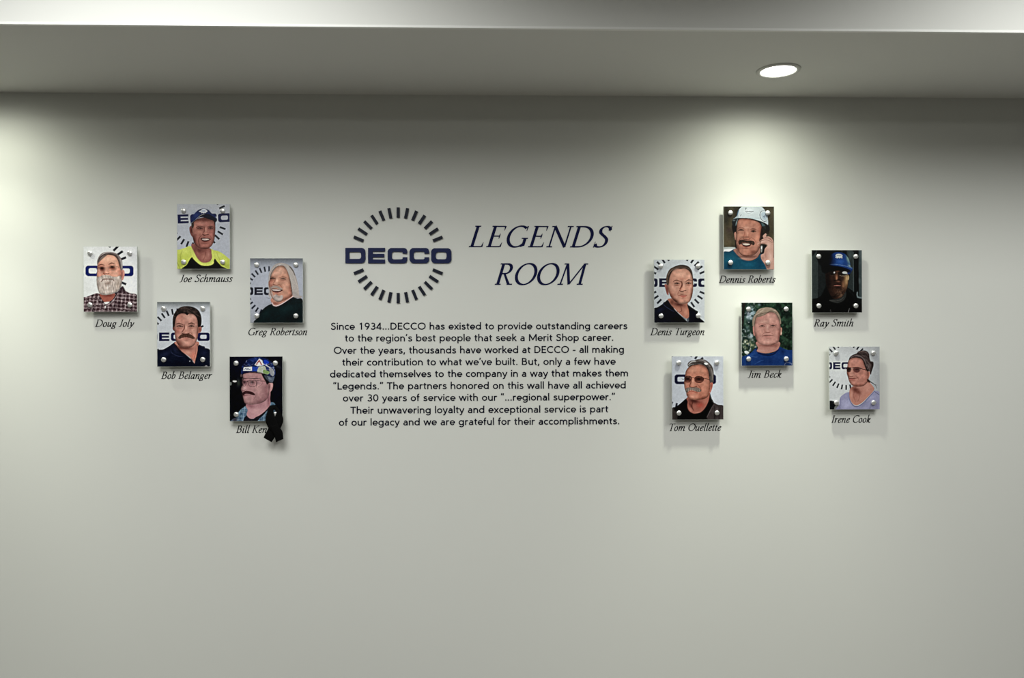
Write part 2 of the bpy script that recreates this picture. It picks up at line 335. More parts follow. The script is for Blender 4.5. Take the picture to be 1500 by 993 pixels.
def pic_beard():            # grey bearded man in a plaid shirt
    p = Pic(22, 10, 804, 962, 'dadcd8', 1)
    p.G('c9cdc6', 'l', 250, .5); p.B('e6e8e6', 650, 620, 260, 300, .6)
    p.LG(167, 363, 1.29, 1.18, 465, '1f2c6b')
    # shirt
    m = p.P('5c4347', [10,770,60,745,140,715,220,690,290,720,350,800,430,790,500,700,590,590,630,650,700,690,810,730,830,980,10,980], 4)
    p.clip = m
    for k in range(16):
        p.S('cfc3c0', [30+k*56, 640, -20+k*56+(k-7)*6, 1000], 13, .55, 8, 0)
        p.S('2c1d22', [58+k*56, 640, 8+k*56+(k-7)*6, 1000], 16, .5, 8, 0)
    for k in range(8):
        p.S('cfc3c0', [0, 700+k*52, 420, 690+k*52, 840, 730+k*52], 11, .5, 8)
        p.S('2c1d22', [0, 726+k*52, 420, 716+k*52, 840, 756+k*52], 14, .45, 8)
    p.N('2a1c20', 26, .45); p.N('e0d6d2', 18, .4, 1, 0, .62, .9)
    p.S('2a1a1e', [240,700,300,800,335,860,330,960], [5,9,7,7], .8)
    p.S('2a1a1e', [500,712,440,790,345,850], [7,8,5], .8)
    p.S('d5c9c5', [520,700,470,780,400,850], [5,7,5], .6)
    p.clip = None
    p.P('2c2026', [575,590,630,640,600,680,520,690,470,760,480,690], 5, .45)
    # neck
    p.P('a35f50', [265,700,470,690,455,770,400,812,350,830,305,800,280,760], 6)
    p.B('6e3a33', 380, 722, 120, 26, .7); p.P('e9d9d4', [320,822,400,818,350,852], 4)
    p.S('f1e6e0', [338,880,340,905], 12, .8)
    # head
    h = p.P('d9a68e', [222,330,232,230,270,150,330,115,420,105,500,130,545,200,570,320,580,420,570,520,540,600,400,680,290,660,240,580,215,480,218,400], 5)
    p.clip = h
    p.B('f0c9ac', 370, 190, 130, 60, .8); p.B('efc4a8', 480, 270, 60, 70, .5); p.B('c58873', 250, 260, 40, 90, .5)
    p.B('e9b9a0', 500, 430, 60, 70, .7); p.B('e3a796', 262, 420, 45, 50, .7); p.B('c98570', 555, 400, 30, 120, .7)
    p.B('b9735f', 280, 330, 60, 45, .6); p.B('b9735f', 440, 320, 60, 42, .5)
    p.clip = None
    # ear
    p.P('cd8f80', [568,350,600,345,622,380,618,440,595,500,572,480], 5); p.B('8a4f46', 590, 410, 16, 50, .6); p.B('e3a99a', 608, 400, 12, 34, .6)
    # hair
    p.P('877b76', [220,270,225,200,265,130,320,95,400,88,480,100,540,140,580,200,592,270,590,350,565,350,548,270,525,200,490,150,430,128,370,128,320,160,270,210,240,250], 6)
    p.S('4a3c37', [375,120,430,125,490,150,530,210,552,300], [14,18,16,12,8], .8, 6)
    p.S('4f423c', [232,235,262,170,320,125,360,108], [8,14,10,6], .6, 6)
    p.S('c2bab4', [270,150,330,105,400,98], [5,14,8], .7, 6); p.S('b9b2ae', [560,190,580,260,584,330], [8,16,8], .7, 6); p.S('6d625c', [250,230,320,160,370,125],[8,22,8],.7,8)
    # brows, eyes, glasses
    p.S('6b4238', [242,285,280,270,325,282], [8,16,8], .8, 6); p.S('6b4238', [392,270,430,250,470,258], [8,16,8], .8, 6)
    p.B('3b1f1d', 292, 325, 42, 22, .95); p.B('5a2c28', 300, 350, 50, 26, .5); p.B('2f1a1a', 442, 308, 34, 18, .95); p.B('8d4c3f', 445, 330, 60, 22, .5)
    p.E('301818', 290, 322, 16, 12); p.E('301818', 440, 306, 15, 11)
    p.S('8e8078', [236,310,230,350,250,378,300,382,330,360,336,315], 5, .75, 3); p.S('8e8078', [388,315,395,350,430,362,480,350,502,320,495,290], 5, .7, 3)
    p.S('8e8078', [336,320,360,308,388,318], 5, .7); p.S('7d6a60', [500,300,560,315], 5, .7); p.S('5a3a33',[236,318,215,330,200,325],[6,5,4],.8)
    p.B('f0d5c8', 250, 345, 14, 22, .4)
    # nose
    p.B('e7b39c', 352, 340, 24, 60, .8); p.B('efbfa8', 360, 388, 24, 22, .8)
    p.S('6d3229', [310,395,330,412,350,404,380,408,398,398], [8,14,6,12,5], .85, 6); p.B('a5604e', 322, 395, 16, 20, .6)
    # moustache and beard
    b = p.P('c9c2b8', [218,460,250,450,300,430,350,425,400,430,450,450,500,450,560,440,582,500,570,590,520,660,440,700,350,716,270,706,240,660,222,600,212,520], 8)
    p.clip = b
    p.B('a89c92', 350, 445, 90, 26, .6)
    for k in range(38):
        x = 230+k*9.2; y0 = 500+abs(k-18)*1.5+p.r.rand()*40; c = ('e6e2da', '978c82', 'f1eee8', '7f756d', 'd6cfc5')[k % 5]
        p.S(c, [x, y0, x+(350-x)*.05+p.r.rand()*12-6, y0+70, x+(350-x)*.22, 690+p.r.rand()*20], [4,7,3], .55, 4)
    p.N('8d8379', 14, .35, 3, 80); p.N('f4f2ec', 12, .4, 3, 85)
    p.B('8f8279', 240, 560, 22, 90, .35); p.B('b7a795', 530, 560, 40, 90, .4); p.B('6f5548', 375, 545, 50, 26, .45)
    p.clip = None
    p.S('6b5148', [282,522,305,492,350,482,400,484,440,486,468,512], [10,16,12,12,14,8], .85, 6)
    p.S('8e5a50', [335,492,380,488,430,492], [4,8,4], .9, 4)
    for k in range(12): p.S(('e9e4dc','7d7068')[k%2], [290+k*15,470-abs(k-6)*-3,283+k*16,505], [3,6,3], .5, 3)
    p.face = (np.maximum(h, b), [(292, 328, 50, 30), (440, 312, 46, 26)], 0.28, (0.97, 0.93, 0.91))
    return p
def pic_cap():              # blue cap, yellow shirt
    p = Pic(22, 16, 792, 963, 'a9adb2', 2)
    p.G('b5b8b6', 't', 200, .5); p.B('9ea3aa', 700, 700, 300, 200, .4)
    p.LG(314, 225, 1.096, 1.0, 401, '1a224f', 5, -1.9)
    s = p.P('b9c356', [10,715,60,680,140,655,215,630,300,700,420,820,505,680,560,690,640,710,710,755,770,805,830,850,830,990,10,990], 5)
    p.clip = s
    p.B('d3db78', 120, 700, 100, 50, .5); p.B('8c9636', 60, 860, 50, 120, .5); p.B('d0d878', 640, 760, 90, 40, .5); p.B('92a03c', 760, 930, 60, 80, .5)
    p.S('76802c', [95,700,70,800,100,950], [6,10,6], .4, 8); p.S('76802c', [600,720,640,820,740,930], [5,8,6], .4, 8); p.S('5f6a28',[22,870,50,930,60,965],[14,8,4],.5,8)
    p.clip = None
    p.P('0e1112', [125,975,165,900,235,795,300,850,360,905,420,918,490,915,545,880,572,815,610,860,665,920,715,975], 5)
    p.P('c3cb62', [215,635,262,700,300,790,350,860,420,885,490,880,540,850,560,815,555,760,540,700,510,670,535,760,540,815,560,870,530,905,470,916,400,912,340,890,280,840,240,780], 5)
    # neck
    p.P('8e5b50', [232,600,290,600,500,660,525,740,530,800,510,845,470,868,400,872,350,845,300,780,262,700,235,650], 6)
    p.B('5b332e', 350, 690, 90, 45, .75); p.B('5f3a31', 300, 640, 40, 60, .6); p.B('b07a69', 420, 800, 50, 60, .7); p.B('a06a5b', 320, 730, 20, 60, .5, -25)
    p.S('6b3d35', [440,720,430,780,400,840], [10,10,5], .5, 8); p.B('b88472', 480, 760, 24, 60, .5)
    # ear and head
    p.P('7a4a43', [205,350,235,335,260,380,262,500,240,492,215,450,203,400], 5); p.B('44231f', 232, 400, 14, 46, .8)
    h = p.P('a46d61', [240,290,320,230,460,210,560,250,582,320,578,440,565,540,530,620,470,668,400,672,330,650,275,590,250,500,243,400], 5)
    p.clip = h
    p.B('6b3f38', 400, 240, 200, 38, .95); p.B('c28d7c', 360, 300, 80, 32, .8); p.B('c9927e', 285, 340, 30, 60, .7); p.B('b98071', 500, 300, 50, 26, .6)
    p.B('cc937f', 340, 425, 60, 40, .8); p.B('b97669', 530, 440, 34, 50, .7); p.B('593430', 275, 560, 36, 90, .8); p.B('7a4a40', 330, 610, 60, 40, .5)
    p.B('b97c6c', 440, 620, 60, 26, .8); p.B('cf9c87', 255, 400, 10, 50, .5); p.B('5c352f', 420, 665, 110, 18, .6)
    p.S('4c2d27', [345,510,335,560,350,620], [10,18,8], .5, 9)
    p.clip = None
    p.P('564740', [232,290,262,282,268,330,245,372,232,340], 5); p.P('4b3b36', [560,240,580,250,584,330,572,320], 4)
    p.S('4a2c28', [300,362,345,338,410,350], [6,12,8], .7, 5); p.S('4a2c28', [470,350,520,338,552,352], [8,10,6], .7, 5)
    p.S('2e1a18', [322,372,355,362,392,374], [6,13,5], .9, 5); p.S('2e1a18', [480,368,510,362,545,374], [5,12,5], .9, 5)
    p.B('7c4a42', 355, 392, 40, 12, .5); p.B('7c4a42', 515, 390, 34, 12, .5); p.E('2a1715', 362, 369, 9, 7, .9); p.E('2a1715', 512, 368, 9, 7, .9)
    p.S('683b33', [420,350,425,400,400,440], [10,14,10], .6, 7); p.B('d49f8a', 442, 400, 16, 60, .8); p.B('c98e7b', 440, 445, 30, 20, .8)
    p.S('4a231f', [395,458,420,470,450,464,478,462], [10,14,8,12], .85, 6)
    p.S('6d3a33', [380,470,350,505,348,530], [5,9,6], .6, 5); p.S('7a443b', [490,460,520,500,522,530], [5,8,5], .5, 5)
    p.P('5a2522', [362,518,420,508,480,516,515,528,480,556,430,566,390,556], 4); p.P('c9b6aa', [385,526,430,520,490,528,470,542,425,546,398,540], 4)
    p.S('9c574e', [395,562,440,570,485,556], [5,10,5], .8, 4); p.B('7a463e', 440, 590, 50, 8, .5)
    # cap
    p.P('1f2c57', [220,290,236,220,290,140,350,92,420,82,480,100,520,140,560,180,600,220,604,250,575,280,545,255,480,235,400,205,340,215,290,258,250,292], 5)
    p.P('101629', [400,165,480,160,540,190,604,238,600,262,575,282,540,250,470,228,390,205,330,215,355,180], 6, .9)
    p.B('34457a', 300, 180, 50, 50, .6, -50); p.B('2f4170', 440, 110, 60, 22, .4)
    p.S('c9c7b8', [232,290,290,245,360,185,420,158], 5, .7, 3)
    p.P('c6ccd2', [342,122,365,110,378,96,400,86,432,86,450,98,468,122,450,134,440,146,425,142,412,150,400,140,384,148,372,134], 4); p.E('8a96ad', 408, 116, 34, 9, .8)
    p.face = (h, [(357, 365, 50, 24), (512, 362, 44, 24)], 0.34, (0.93, 0.91, 0.9))
    return p
def pic_longhair():         # long grey hair, goatee, dark jumper
    p = Pic(32, 20, 803, 962, 'a3a8b0', 3)
    p.B('b9bfc8', 500, 350, 420, 330, .6); p.G('585d60', 't', 150, .9); p.G('7a7d7e', 'b', 260, .5)  # dark top edge: reflection on the panel, painted into the print colours
    p.LG(310, 500, .83, .85, 326, '11142f', 8)
    p.P('989c9f', [310,100,420,100,420,640,330,640,320,560,280,520,300,400,296,300,310,180],10,.4)
    # hair behind
    p.P('a89f97', [300,330,310,240,350,160,400,110,470,86,540,96,610,125,660,180,690,250,715,330,735,420,745,500,752,560,786,575,770,600,700,595,650,570,640,480,600,300,560,180,480,120,400,160,330,260,318,400,330,470,345,560,330,600,300,560,310,500,292,420], 6)
    p.P('b3aca6', [330,560,400,540,420,640,360,640,330,610], 8); p.S('54504e', [272,595,300,604,325,603], [4,9,6], .6, 5)
    # neck/face
    p.P('c08a75', [350,600,650,520,655,575,560,640,470,690,400,712,360,690], 6)
    h = p.P('c99980', [318,330,335,240,380,170,440,130,520,130,570,190,600,270,625,370,640,460,650,560,600,600,520,640,440,660,370,620,335,560,320,480,305,420,302,370], 5)
    p.clip = h
    p.B('deb69c', 460, 200, 90, 60, .8); p.B('e0b79f', 400, 250, 60, 30, .6); p.B('d8a88e', 560, 400, 60, 80, .8); p.B('b77561', 620, 500, 40, 120, .6)
    p.B('a4604f', 340, 350, 40, 60, .5); p.B('b98a78', 330, 250, 20, 60, .6); p.B('8a5244', 560, 600, 110, 30, .5, -25); p.B('c98a78', 325, 390, 20, 30, .8)
    p.clip = None
    p.B('75453b', 400, 680, 60, 24, .7); p.B('b98371', 520, 640, 60, 22, .6, -30)
    p.P('55504a', [580,130,630,150,670,210,690,270,660,250,620,200], 8, .8)
    # hair strands
    for k in range(26):
        t = k/25; c = ('cbc4ba', '7f776f', 'e1dcd4', '958c83', 'b9b0a5')[k % 5]
        p.S(c, [548+40*t, 110+t*20, 590+70*t, 220+10*t, 618+80*t, 350, 640+95*t, 470, 655+85*t, 560+20*t], [4,8,9,7,4], .6, 5)
    for k in range(9): p.S(('d8d2ca','8f867d','bfb7ad')[k%3], [520-k*16,100+k*5,420-k*10,130+k*14,340-k*3,230+k*14,312-k,320+k*6], [6,8,6,3], .5, 5)
    p.S('6b5145', [600,270,622,360,634,450,648,540], [4,9,12,8], .6, 6); p.S('5d534b', [660,590,720,600,770,598], [6,10,4], .5, 6); p.P('a29a93',[640,500,700,520,740,560,786,575,768,600,700,592,655,570],6,.7)
    # features
    p.S('8a6152', [330,285,365,290,400,296], [6,12,6], .6, 6); p.S('7d5546', [465,300,510,292,560,300], [6,12,6], .7, 6)
    p.S('3a2019', [325,318,360,308,400,318], [8,16,6], .85, 6); p.S('3a2019', [475,322,515,318,550,328], [6,14,6], .85, 6); p.B('9e6a5a', 510, 345, 50, 14, .5); p.B('9e6554', 355, 338, 36, 12, .5)
    p.S('8a5a4a', [405,310,395,350,372,385], [8,12,10], .6, 7); p.B('e9c0a4', 425, 345, 22, 50, .85); p.B('deab91', 420, 390, 36, 24, .85); p.S('6d382d', [370,402,400,412,430,412,455,405], [12,10,8,8], .75, 6)
    p.S('a66553', [460,400,490,440,512,480], [5,10,5], .7, 6); p.B('e3b198', 540, 430, 30, 40, .5)
    # moustache, smile, goatee
    p.P('b3a396', [325,452,345,425,390,420,430,424,470,440,510,470,470,476,420,456,370,456,335,470], 6)
    p.P('5d2f2a', [338,466,400,464,460,472,510,484,486,504,440,520,395,518,356,500], 4); p.P('cfc0b5', [352,472,410,472,480,484,450,496,400,498,362,488], 4)
    p.S('b07066', [370,510,420,526,475,512], [5,12,5], .9, 5); p.S('cfc5ba', [340,470,345,530,380,600], [12,22,16], .7, 8); p.B('a4604f', 430, 545, 50, 10, .5); p.B('a9685a', 345, 420, 16, 22, .6)
    p.P('bfb5ac', [380,570,410,548,450,570,500,560,510,600,480,640,430,652,390,630], 7); p.B('9a8d83', 450, 585, 30, 12, .6); p.B('a5988d', 430, 645, 50, 14, .5)
    p.S('cdc2b8', [355,560,372,600,400,640], [5,12,8], .7, 6)
    # collar and jumper
    p.P('0f2224', [125,975,150,880,190,800,240,745,300,705,350,690,372,712,420,722,480,700,560,650,650,590,720,610,803,640,830,975], 5)
    p.S('d8b3ac', [355,668,372,706,420,716,500,682,580,632,655,580], [10,12,12,8,8], 1, 4)
    p.B('1c3637', 560, 760, 150, 60, .6, -20); p.B('18302f', 260, 820, 50, 110, .6, 20); p.B('081416', 650, 900, 150, 60, .6); p.S('09181a', [372,730,440,735,540,690,640,625], [6,10,8,6], .6, 6)
    p.face = (h, [(360, 315, 46, 24), (515, 318, 46, 22)], 0.32, (0.95, 0.92, 0.91))
    return p
def pic_moustache_polo():   # dark wavy hair, moustache, navy polo
    p = Pic(30, 20, 802, 962, 'b9bec0', 4)
    p.B('ccd2d6', 650, 400, 300, 300, .7); p.G('595e5c', 't', 120, .9)  # top darkened in the print's colour to stand for the panel's reflection
    p.LG(326, 528, 1.04, .94, 371, '161d4b', 6)
    p.P('161b2d', [20,745,120,712,200,668,255,630,300,610,360,700,450,790,530,860,578,920,590,800,620,700,612,628,660,655,720,690,810,738,830,985,20,985], 5)
    p.B('262d47', 150, 780, 90, 40, .7, -20); p.B('2d3550', 290, 720, 30, 80, .5, -30); p.B('232a45', 720, 760, 60, 50, .6); p.B('0c0f1b', 330, 930, 220, 60, .6)
    # neck
    p.P('b97f6d', [300,600,620,600,625,680,610,780,580,900,572,918,540,860,470,800,400,752,350,700,318,660], 5)
    p.B('4f2b26', 430, 690, 120, 30, .85, 6); p.B('5f372f', 360, 690, 50, 40, .6); p.B('d3806a', 560, 800, 44, 60, .8); p.B('cf9c86', 480, 760, 50, 28, .7); p.S('6d3f35', [600,650,595,740,570,850],[8,10,5],.4,8)
    # head
    p.P('a2685a', [625,385,660,380,682,400,675,450,640,475,622,460], 5); p.B('6d3b33', 655, 420, 12, 28, .6); p.P('6a3f38', [262,370,285,380,290,440,272,440,256,410], 5)
    h = p.P('c59180', [282,330,300,220,370,180,480,180,570,190,625,260,634,380,628,480,612,570,570,650,500,690,420,690,350,660,305,590,290,500,282,420], 5)
    p.clip = h
    p.B('dcb19d', 500, 240, 110, 50, .8); p.B('bf8270', 370, 250, 60, 60, .6); p.B('d8a792', 560, 450, 44, 80, .8); p.B('c07a6b', 330, 440, 44, 50, .8)
    p.B('6d4239', 350, 630, 60, 60, .8); p.B('8f5b4e', 470, 680, 120, 22, .7); p.B('d6a591', 440, 610, 50, 30, .8); p.B('8d5548', 300, 560, 24, 100, .5); p.B('a2685a',620,500,18,100,.5); p.B('d79e8c',350,300,30,30,.4)
    p.clip = None
    # hair
    p.P('2b2422', [262,390,256,300,268,220,300,160,350,110,420,84,500,82,580,104,640,150,672,220,680,300,668,370,630,384,622,300,600,240,560,200,500,190,470,214,430,190,370,190,320,225,296,290,284,370], 6)
    p.N('5b4c44', 20, .7, 1.6, 30, .5, .8, p.P(None, [262,300,290,170,350,110,420,84,500,82,580,104,640,150,672,220,660,260,600,210,500,185,430,190,350,190,300,250], 8))
    p.B('4a3c36', 440, 130, 110, 30, .5); p.S('6a5a50', [380,120,440,110,500,130,540,160], [6,12,10,5], .5, 7); p.S('12100f', [330,160,400,170,470,200], [6,12,6], .6, 8)
    # features
    p.S('50312a', [305,345,350,332,405,352], [8,14,8], .75, 6); p.S('4c2d27', [480,345,530,328,580,345], [8,15,8], .8, 6)
    p.S('2f1b18', [318,380,360,368,405,384], [7,14,6], .9, 5); p.S('2f1b18', [490,378,530,368,570,382], [6,14,7], .9, 5); p.B('9e6455', 355, 405, 44, 14, .7); p.B('a36a5a', 530, 402, 40, 12, .7); p.E('241412', 366, 377, 10, 8); p.E('241412', 532, 376, 10, 8)
    p.S('6b3c33', [425,350,430,400,400,450], [8,18,14], .75, 8); p.B('dfae99', 452, 400, 18, 60, .8); p.B('d39a85', 450, 452, 34, 24, .9); p.S('4e251f', [395,478,425,488,470,486,500,478], [10,12,10,10], .85, 6); p.S('8a5346', [505,460,540,490,575,545],[6,10,5],.5,6)
    p.P('5c4136', [338,548,352,520,390,492,440,488,500,488,545,510,580,548,550,560,490,540,440,536,390,546,360,560], 6)
    for k in range(18): p.S(('8a6c58','3a241d')[k%2], [362+k*12,500+abs(k-8)*3,352+k*13.2,545-abs(8-k)*-1], [3,6,3], .55, 3)
    p.S('6e2a28', [400,540,450,532,500,542], [5,10,5], .9, 4); p.B('b9705f', 450, 556, 40, 10, .8); p.B('8a4f44', 450, 578, 40, 8, .4)
    # collar edges, button
    p.S('3c4460', [230,690,240,760,330,810,400,820], [4,8,9,4], .7, 5); p.S('080a13', [300,650,360,740,450,810,570,920], [8,10,9,6], .7, 5); p.S('080a13',[620,640,625,740,580,920],[8,8,5],.7,5); p.E('a9adb8', 506, 885, 7, 7); p.P('a7a6ab',[720,968,745,950,770,968],4)
    p.P('242a3f',[672,668,720,670,730,690,690,690],4)
    p.face = (h, [(358, 372, 52, 26), (532, 370, 50, 24)], 0.38, (0.94, 0.92, 0.91))
    return p
def pic_profile():          # hard hat with stickers, glasses, night
    p = Pic(22, 20, 795, 962, '0e0f1a', 5)
    p.B('101530', 300, 120, 300, 150, .8); p.B('131215', 120, 600, 160, 260, .8); p.B('0a0e22', 700, 450, 120, 300, .6); p.B('5d5f60',700,150,110,24,.5,25)
    p.P('c6c3bb', [66,380,78,368,120,372,122,388,90,394], 4); p.E('8c9288', 35, 415, 16, 26, .8, 0, 8); p.B('4a5148', 150, 400, 28, 60, .8); p.E('2a3029', 160, 410, 16, 34, .6)
    # shirt
    s = p.P('4f6a80', [60,975,120,900,160,820,200,780,260,745,300,800,340,900,430,930,520,870,600,760,610,700,650,690,690,730,680,870,640,975], 6)
    p.clip = s
    for k in range(8): p.S('a9bccb', [100+k*75,700,60+k*75,980], 9, .6, 6, 0); p.S('26374a', [135+k*75,700,95+k*75,980], 14, .6, 8, 0)
    for k in range(5): p.S('a4b7c5', [60,760+k*56,400,790+k*56,760,740+k*56], 7, .5, 6)
    p.N('8fb0b5', 22, .4); p.B('3a3038', 90, 940, 60, 40, .8)
    p.clip = None
    p.P('23222a', [225,975,262,880,300,905,350,932,420,905,470,880,410,975], 5)
    # neck
    p.P('b5888a', [262,720,400,600,600,520,612,640,615,720,560,800,500,855,420,905,340,930,290,905,270,860,285,800], 6)
    p.B('7a4d52', 330, 745, 90, 30, .6, 15); p.B('7c4f55', 590, 640, 26, 120, .8); p.B('c99f9c', 420, 820, 110, 60, .6); p.B('8e6065', 470, 720, 60, 60, .4)
    p.S('1a171d', [615,745,560,810,470,880,400,910], [10,16,14,10], 1, 4)
    # head
    h = p.P('b98e8c', [215,290,225,250,330,240,480,250,560,300,600,400,600,560,560,650,480,700,380,720,290,720,240,690,225,640,214,590,208,545,190,500,196,465,215,430,206,380], 5)
    p.clip = h
    p.B('c7a09b', 300, 290, 90, 30, .8); p.B('caa19b', 440, 480, 70, 80, .8); p.B('c9a09b', 300, 660, 60, 40, .8); p.B('96676a', 560, 520, 40, 140, .6)
    p.B('90646a', 240, 400, 36, 40, .7); p.B('9d7072', 350, 420, 50, 40, .5); p.B('cfaaa5', 235, 490, 34, 30, .9); p.B('8a5d62', 480, 660, 100, 30, .5, -20); p.B('7b5255', 232, 590, 26, 16, .5)
    p.clip = None
    p.P('b98c8a', [580,420,610,404,650,410,656,450,640,510,600,555,575,550], 5); p.B('7d5054', 605, 460, 14, 46, .6); p.B('d6b3ac', 638, 440, 12, 34, .6)
    p.P('1c1719', [490,270,560,290,640,370,645,405,600,402,570,430,545,380,520,340], 6); p.S('2c2326',[205,300,220,340,212,380],[8,12,6],.8,6)
    # hat
    t = p.P('1a2752', [190,270,200,170,250,90,330,45,440,30,560,50,640,110,680,190,690,270,660,330,600,300,520,265,430,250,330,246,240,262,200,280], 5)
    p.clip = t
    p.B('0c1230', 230, 110, 60, 90, .8); p.N('3c5592', 26, .5, 1, 20); p.B('2a3f88', 400, 70, 60, 30, .6)
    p.P('2747a0', [350,165,450,170,430,235,352,232], 4, 1, 0); p.P('ccd0d6', [228,172,350,168,348,228,218,226], 3, 1, 0)
    p.S('2a3355', [242,205,262,192,276,210,290,192,302,208,325,205], 10, .8, 4); p.P('c8cbd0', [385,140,455,48,500,75,520,150,430,160], 4, 1, 0)
    p.P('a0443f', [402,138,455,62,500,140], 4, 1, 0); p.P('d9dad9', [425,128,456,92,480,140,440,150], 3, 1, 0)
    p.S('d5d7da', [500,120,560,150,620,188], 12, .9, 4); p.P('aab09c', [455,165,540,165,560,225,600,250,580,280,500,262,428,245], 5, 1); p.P('7f9a5c', [520,215,600,240,590,275,515,262], 5); p.P('1b3fae', [520,75,560,70,600,110,540,140], 5)
    p.P('8f9294', [600,190,650,200,680,260,655,310,615,270], 6); p.N('c9ccd0', 16, .5, 1, 0, .6, .85, p.P(None, [440,150,640,120,690,280,600,300,440,240], 10))
    for k in range(7): p.S('7b86a8', [228+k*20,140+((k*7)%3)*5,244+k*20,128+((k*5)%3)*12], 4, .6, 3)
    p.S('8f99b8', [262,98,275,78], 6, .8)
    p.clip = None
    p.S('090b16', [200,285,250,262,350,252,450,262,560,292,650,330], [10,9,7,8,9,12], .95, 4)
    p.P('5e6876', [535,290,640,320,680,310,660,380,640,402,590,380,545,330], 6, .9); p.B('8c97a3', 610, 345, 40, 16, .5, 25)
    p.E('6e5b58', 190, 296, 9, 22, .8)
    # glasses
    for w, c in ((9, '3a2a2c'),):
        p.S(c, [232,342,300,338,380,342,440,342,480,350], [8,8,8,6,4], .9, 3); p.S('4a3538', [288,375,295,420,320,455,370,462,410,440,412,390,400,370], 7, .9, 3)
        p.S('4a3538', [285,378,240,382,215,385], 7, .8); p.S('4a3538', [208,430,240,455,270,400,280,378], 6, .7); p.S('3a282b', [400,375,440,372,490,378,545,380], [7,6,8,8], .9)
        p.S('3f2d2f', [425,385,425,420,410,470], 6, .6); p.S('5a4144',[300,372,340,364,400,370],6,.8)
    p.B('3d2a2f', 350, 392, 26, 14, .8); p.B('3d2a30', 240, 400, 20, 12, .6); p.P('b9a5a6', [330,380,350,376,352,420,332,425],5,.4); p.B('8d7078', 445, 400, 30, 30, .4); p.S('8a6065', [440,460,490,430,505,390],[5,8,5],.5,5)
    # nose, moustache, mouth
    p.B('d8b2ac', 240, 470, 30, 34, .6); p.S('6b4146', [200,505,222,518,245,508], [6,9,6], .8, 5); p.S('7b4f54', [255,500,275,520,330,530],[5,7,4],.4,6)
    p.P('472a2c', [205,575,214,545,250,522,300,524,350,536,388,565,385,585,350,580,300,566,250,566,220,588], 5); p.N('5c3a3c', 12, .4, 2, 60, .5, .8, p.P(None, [214,545,250,522,300,524,350,536,388,565,350,578,300,560,250,560], 5))
    p.S('7a3f45', [228,588,270,582,330,584], [5,10,4], .9, 4); p.B('caa09a', 270, 610, 40, 12, .6); p.S('8a5b60', [395,560,400,600,370,650],[4,8,4],.4,6)
    p.face = (h, [(350, 385, 50, 30), (238, 390, 24, 26)], 0.3, (0.92, 0.9, 0.9))
    return p
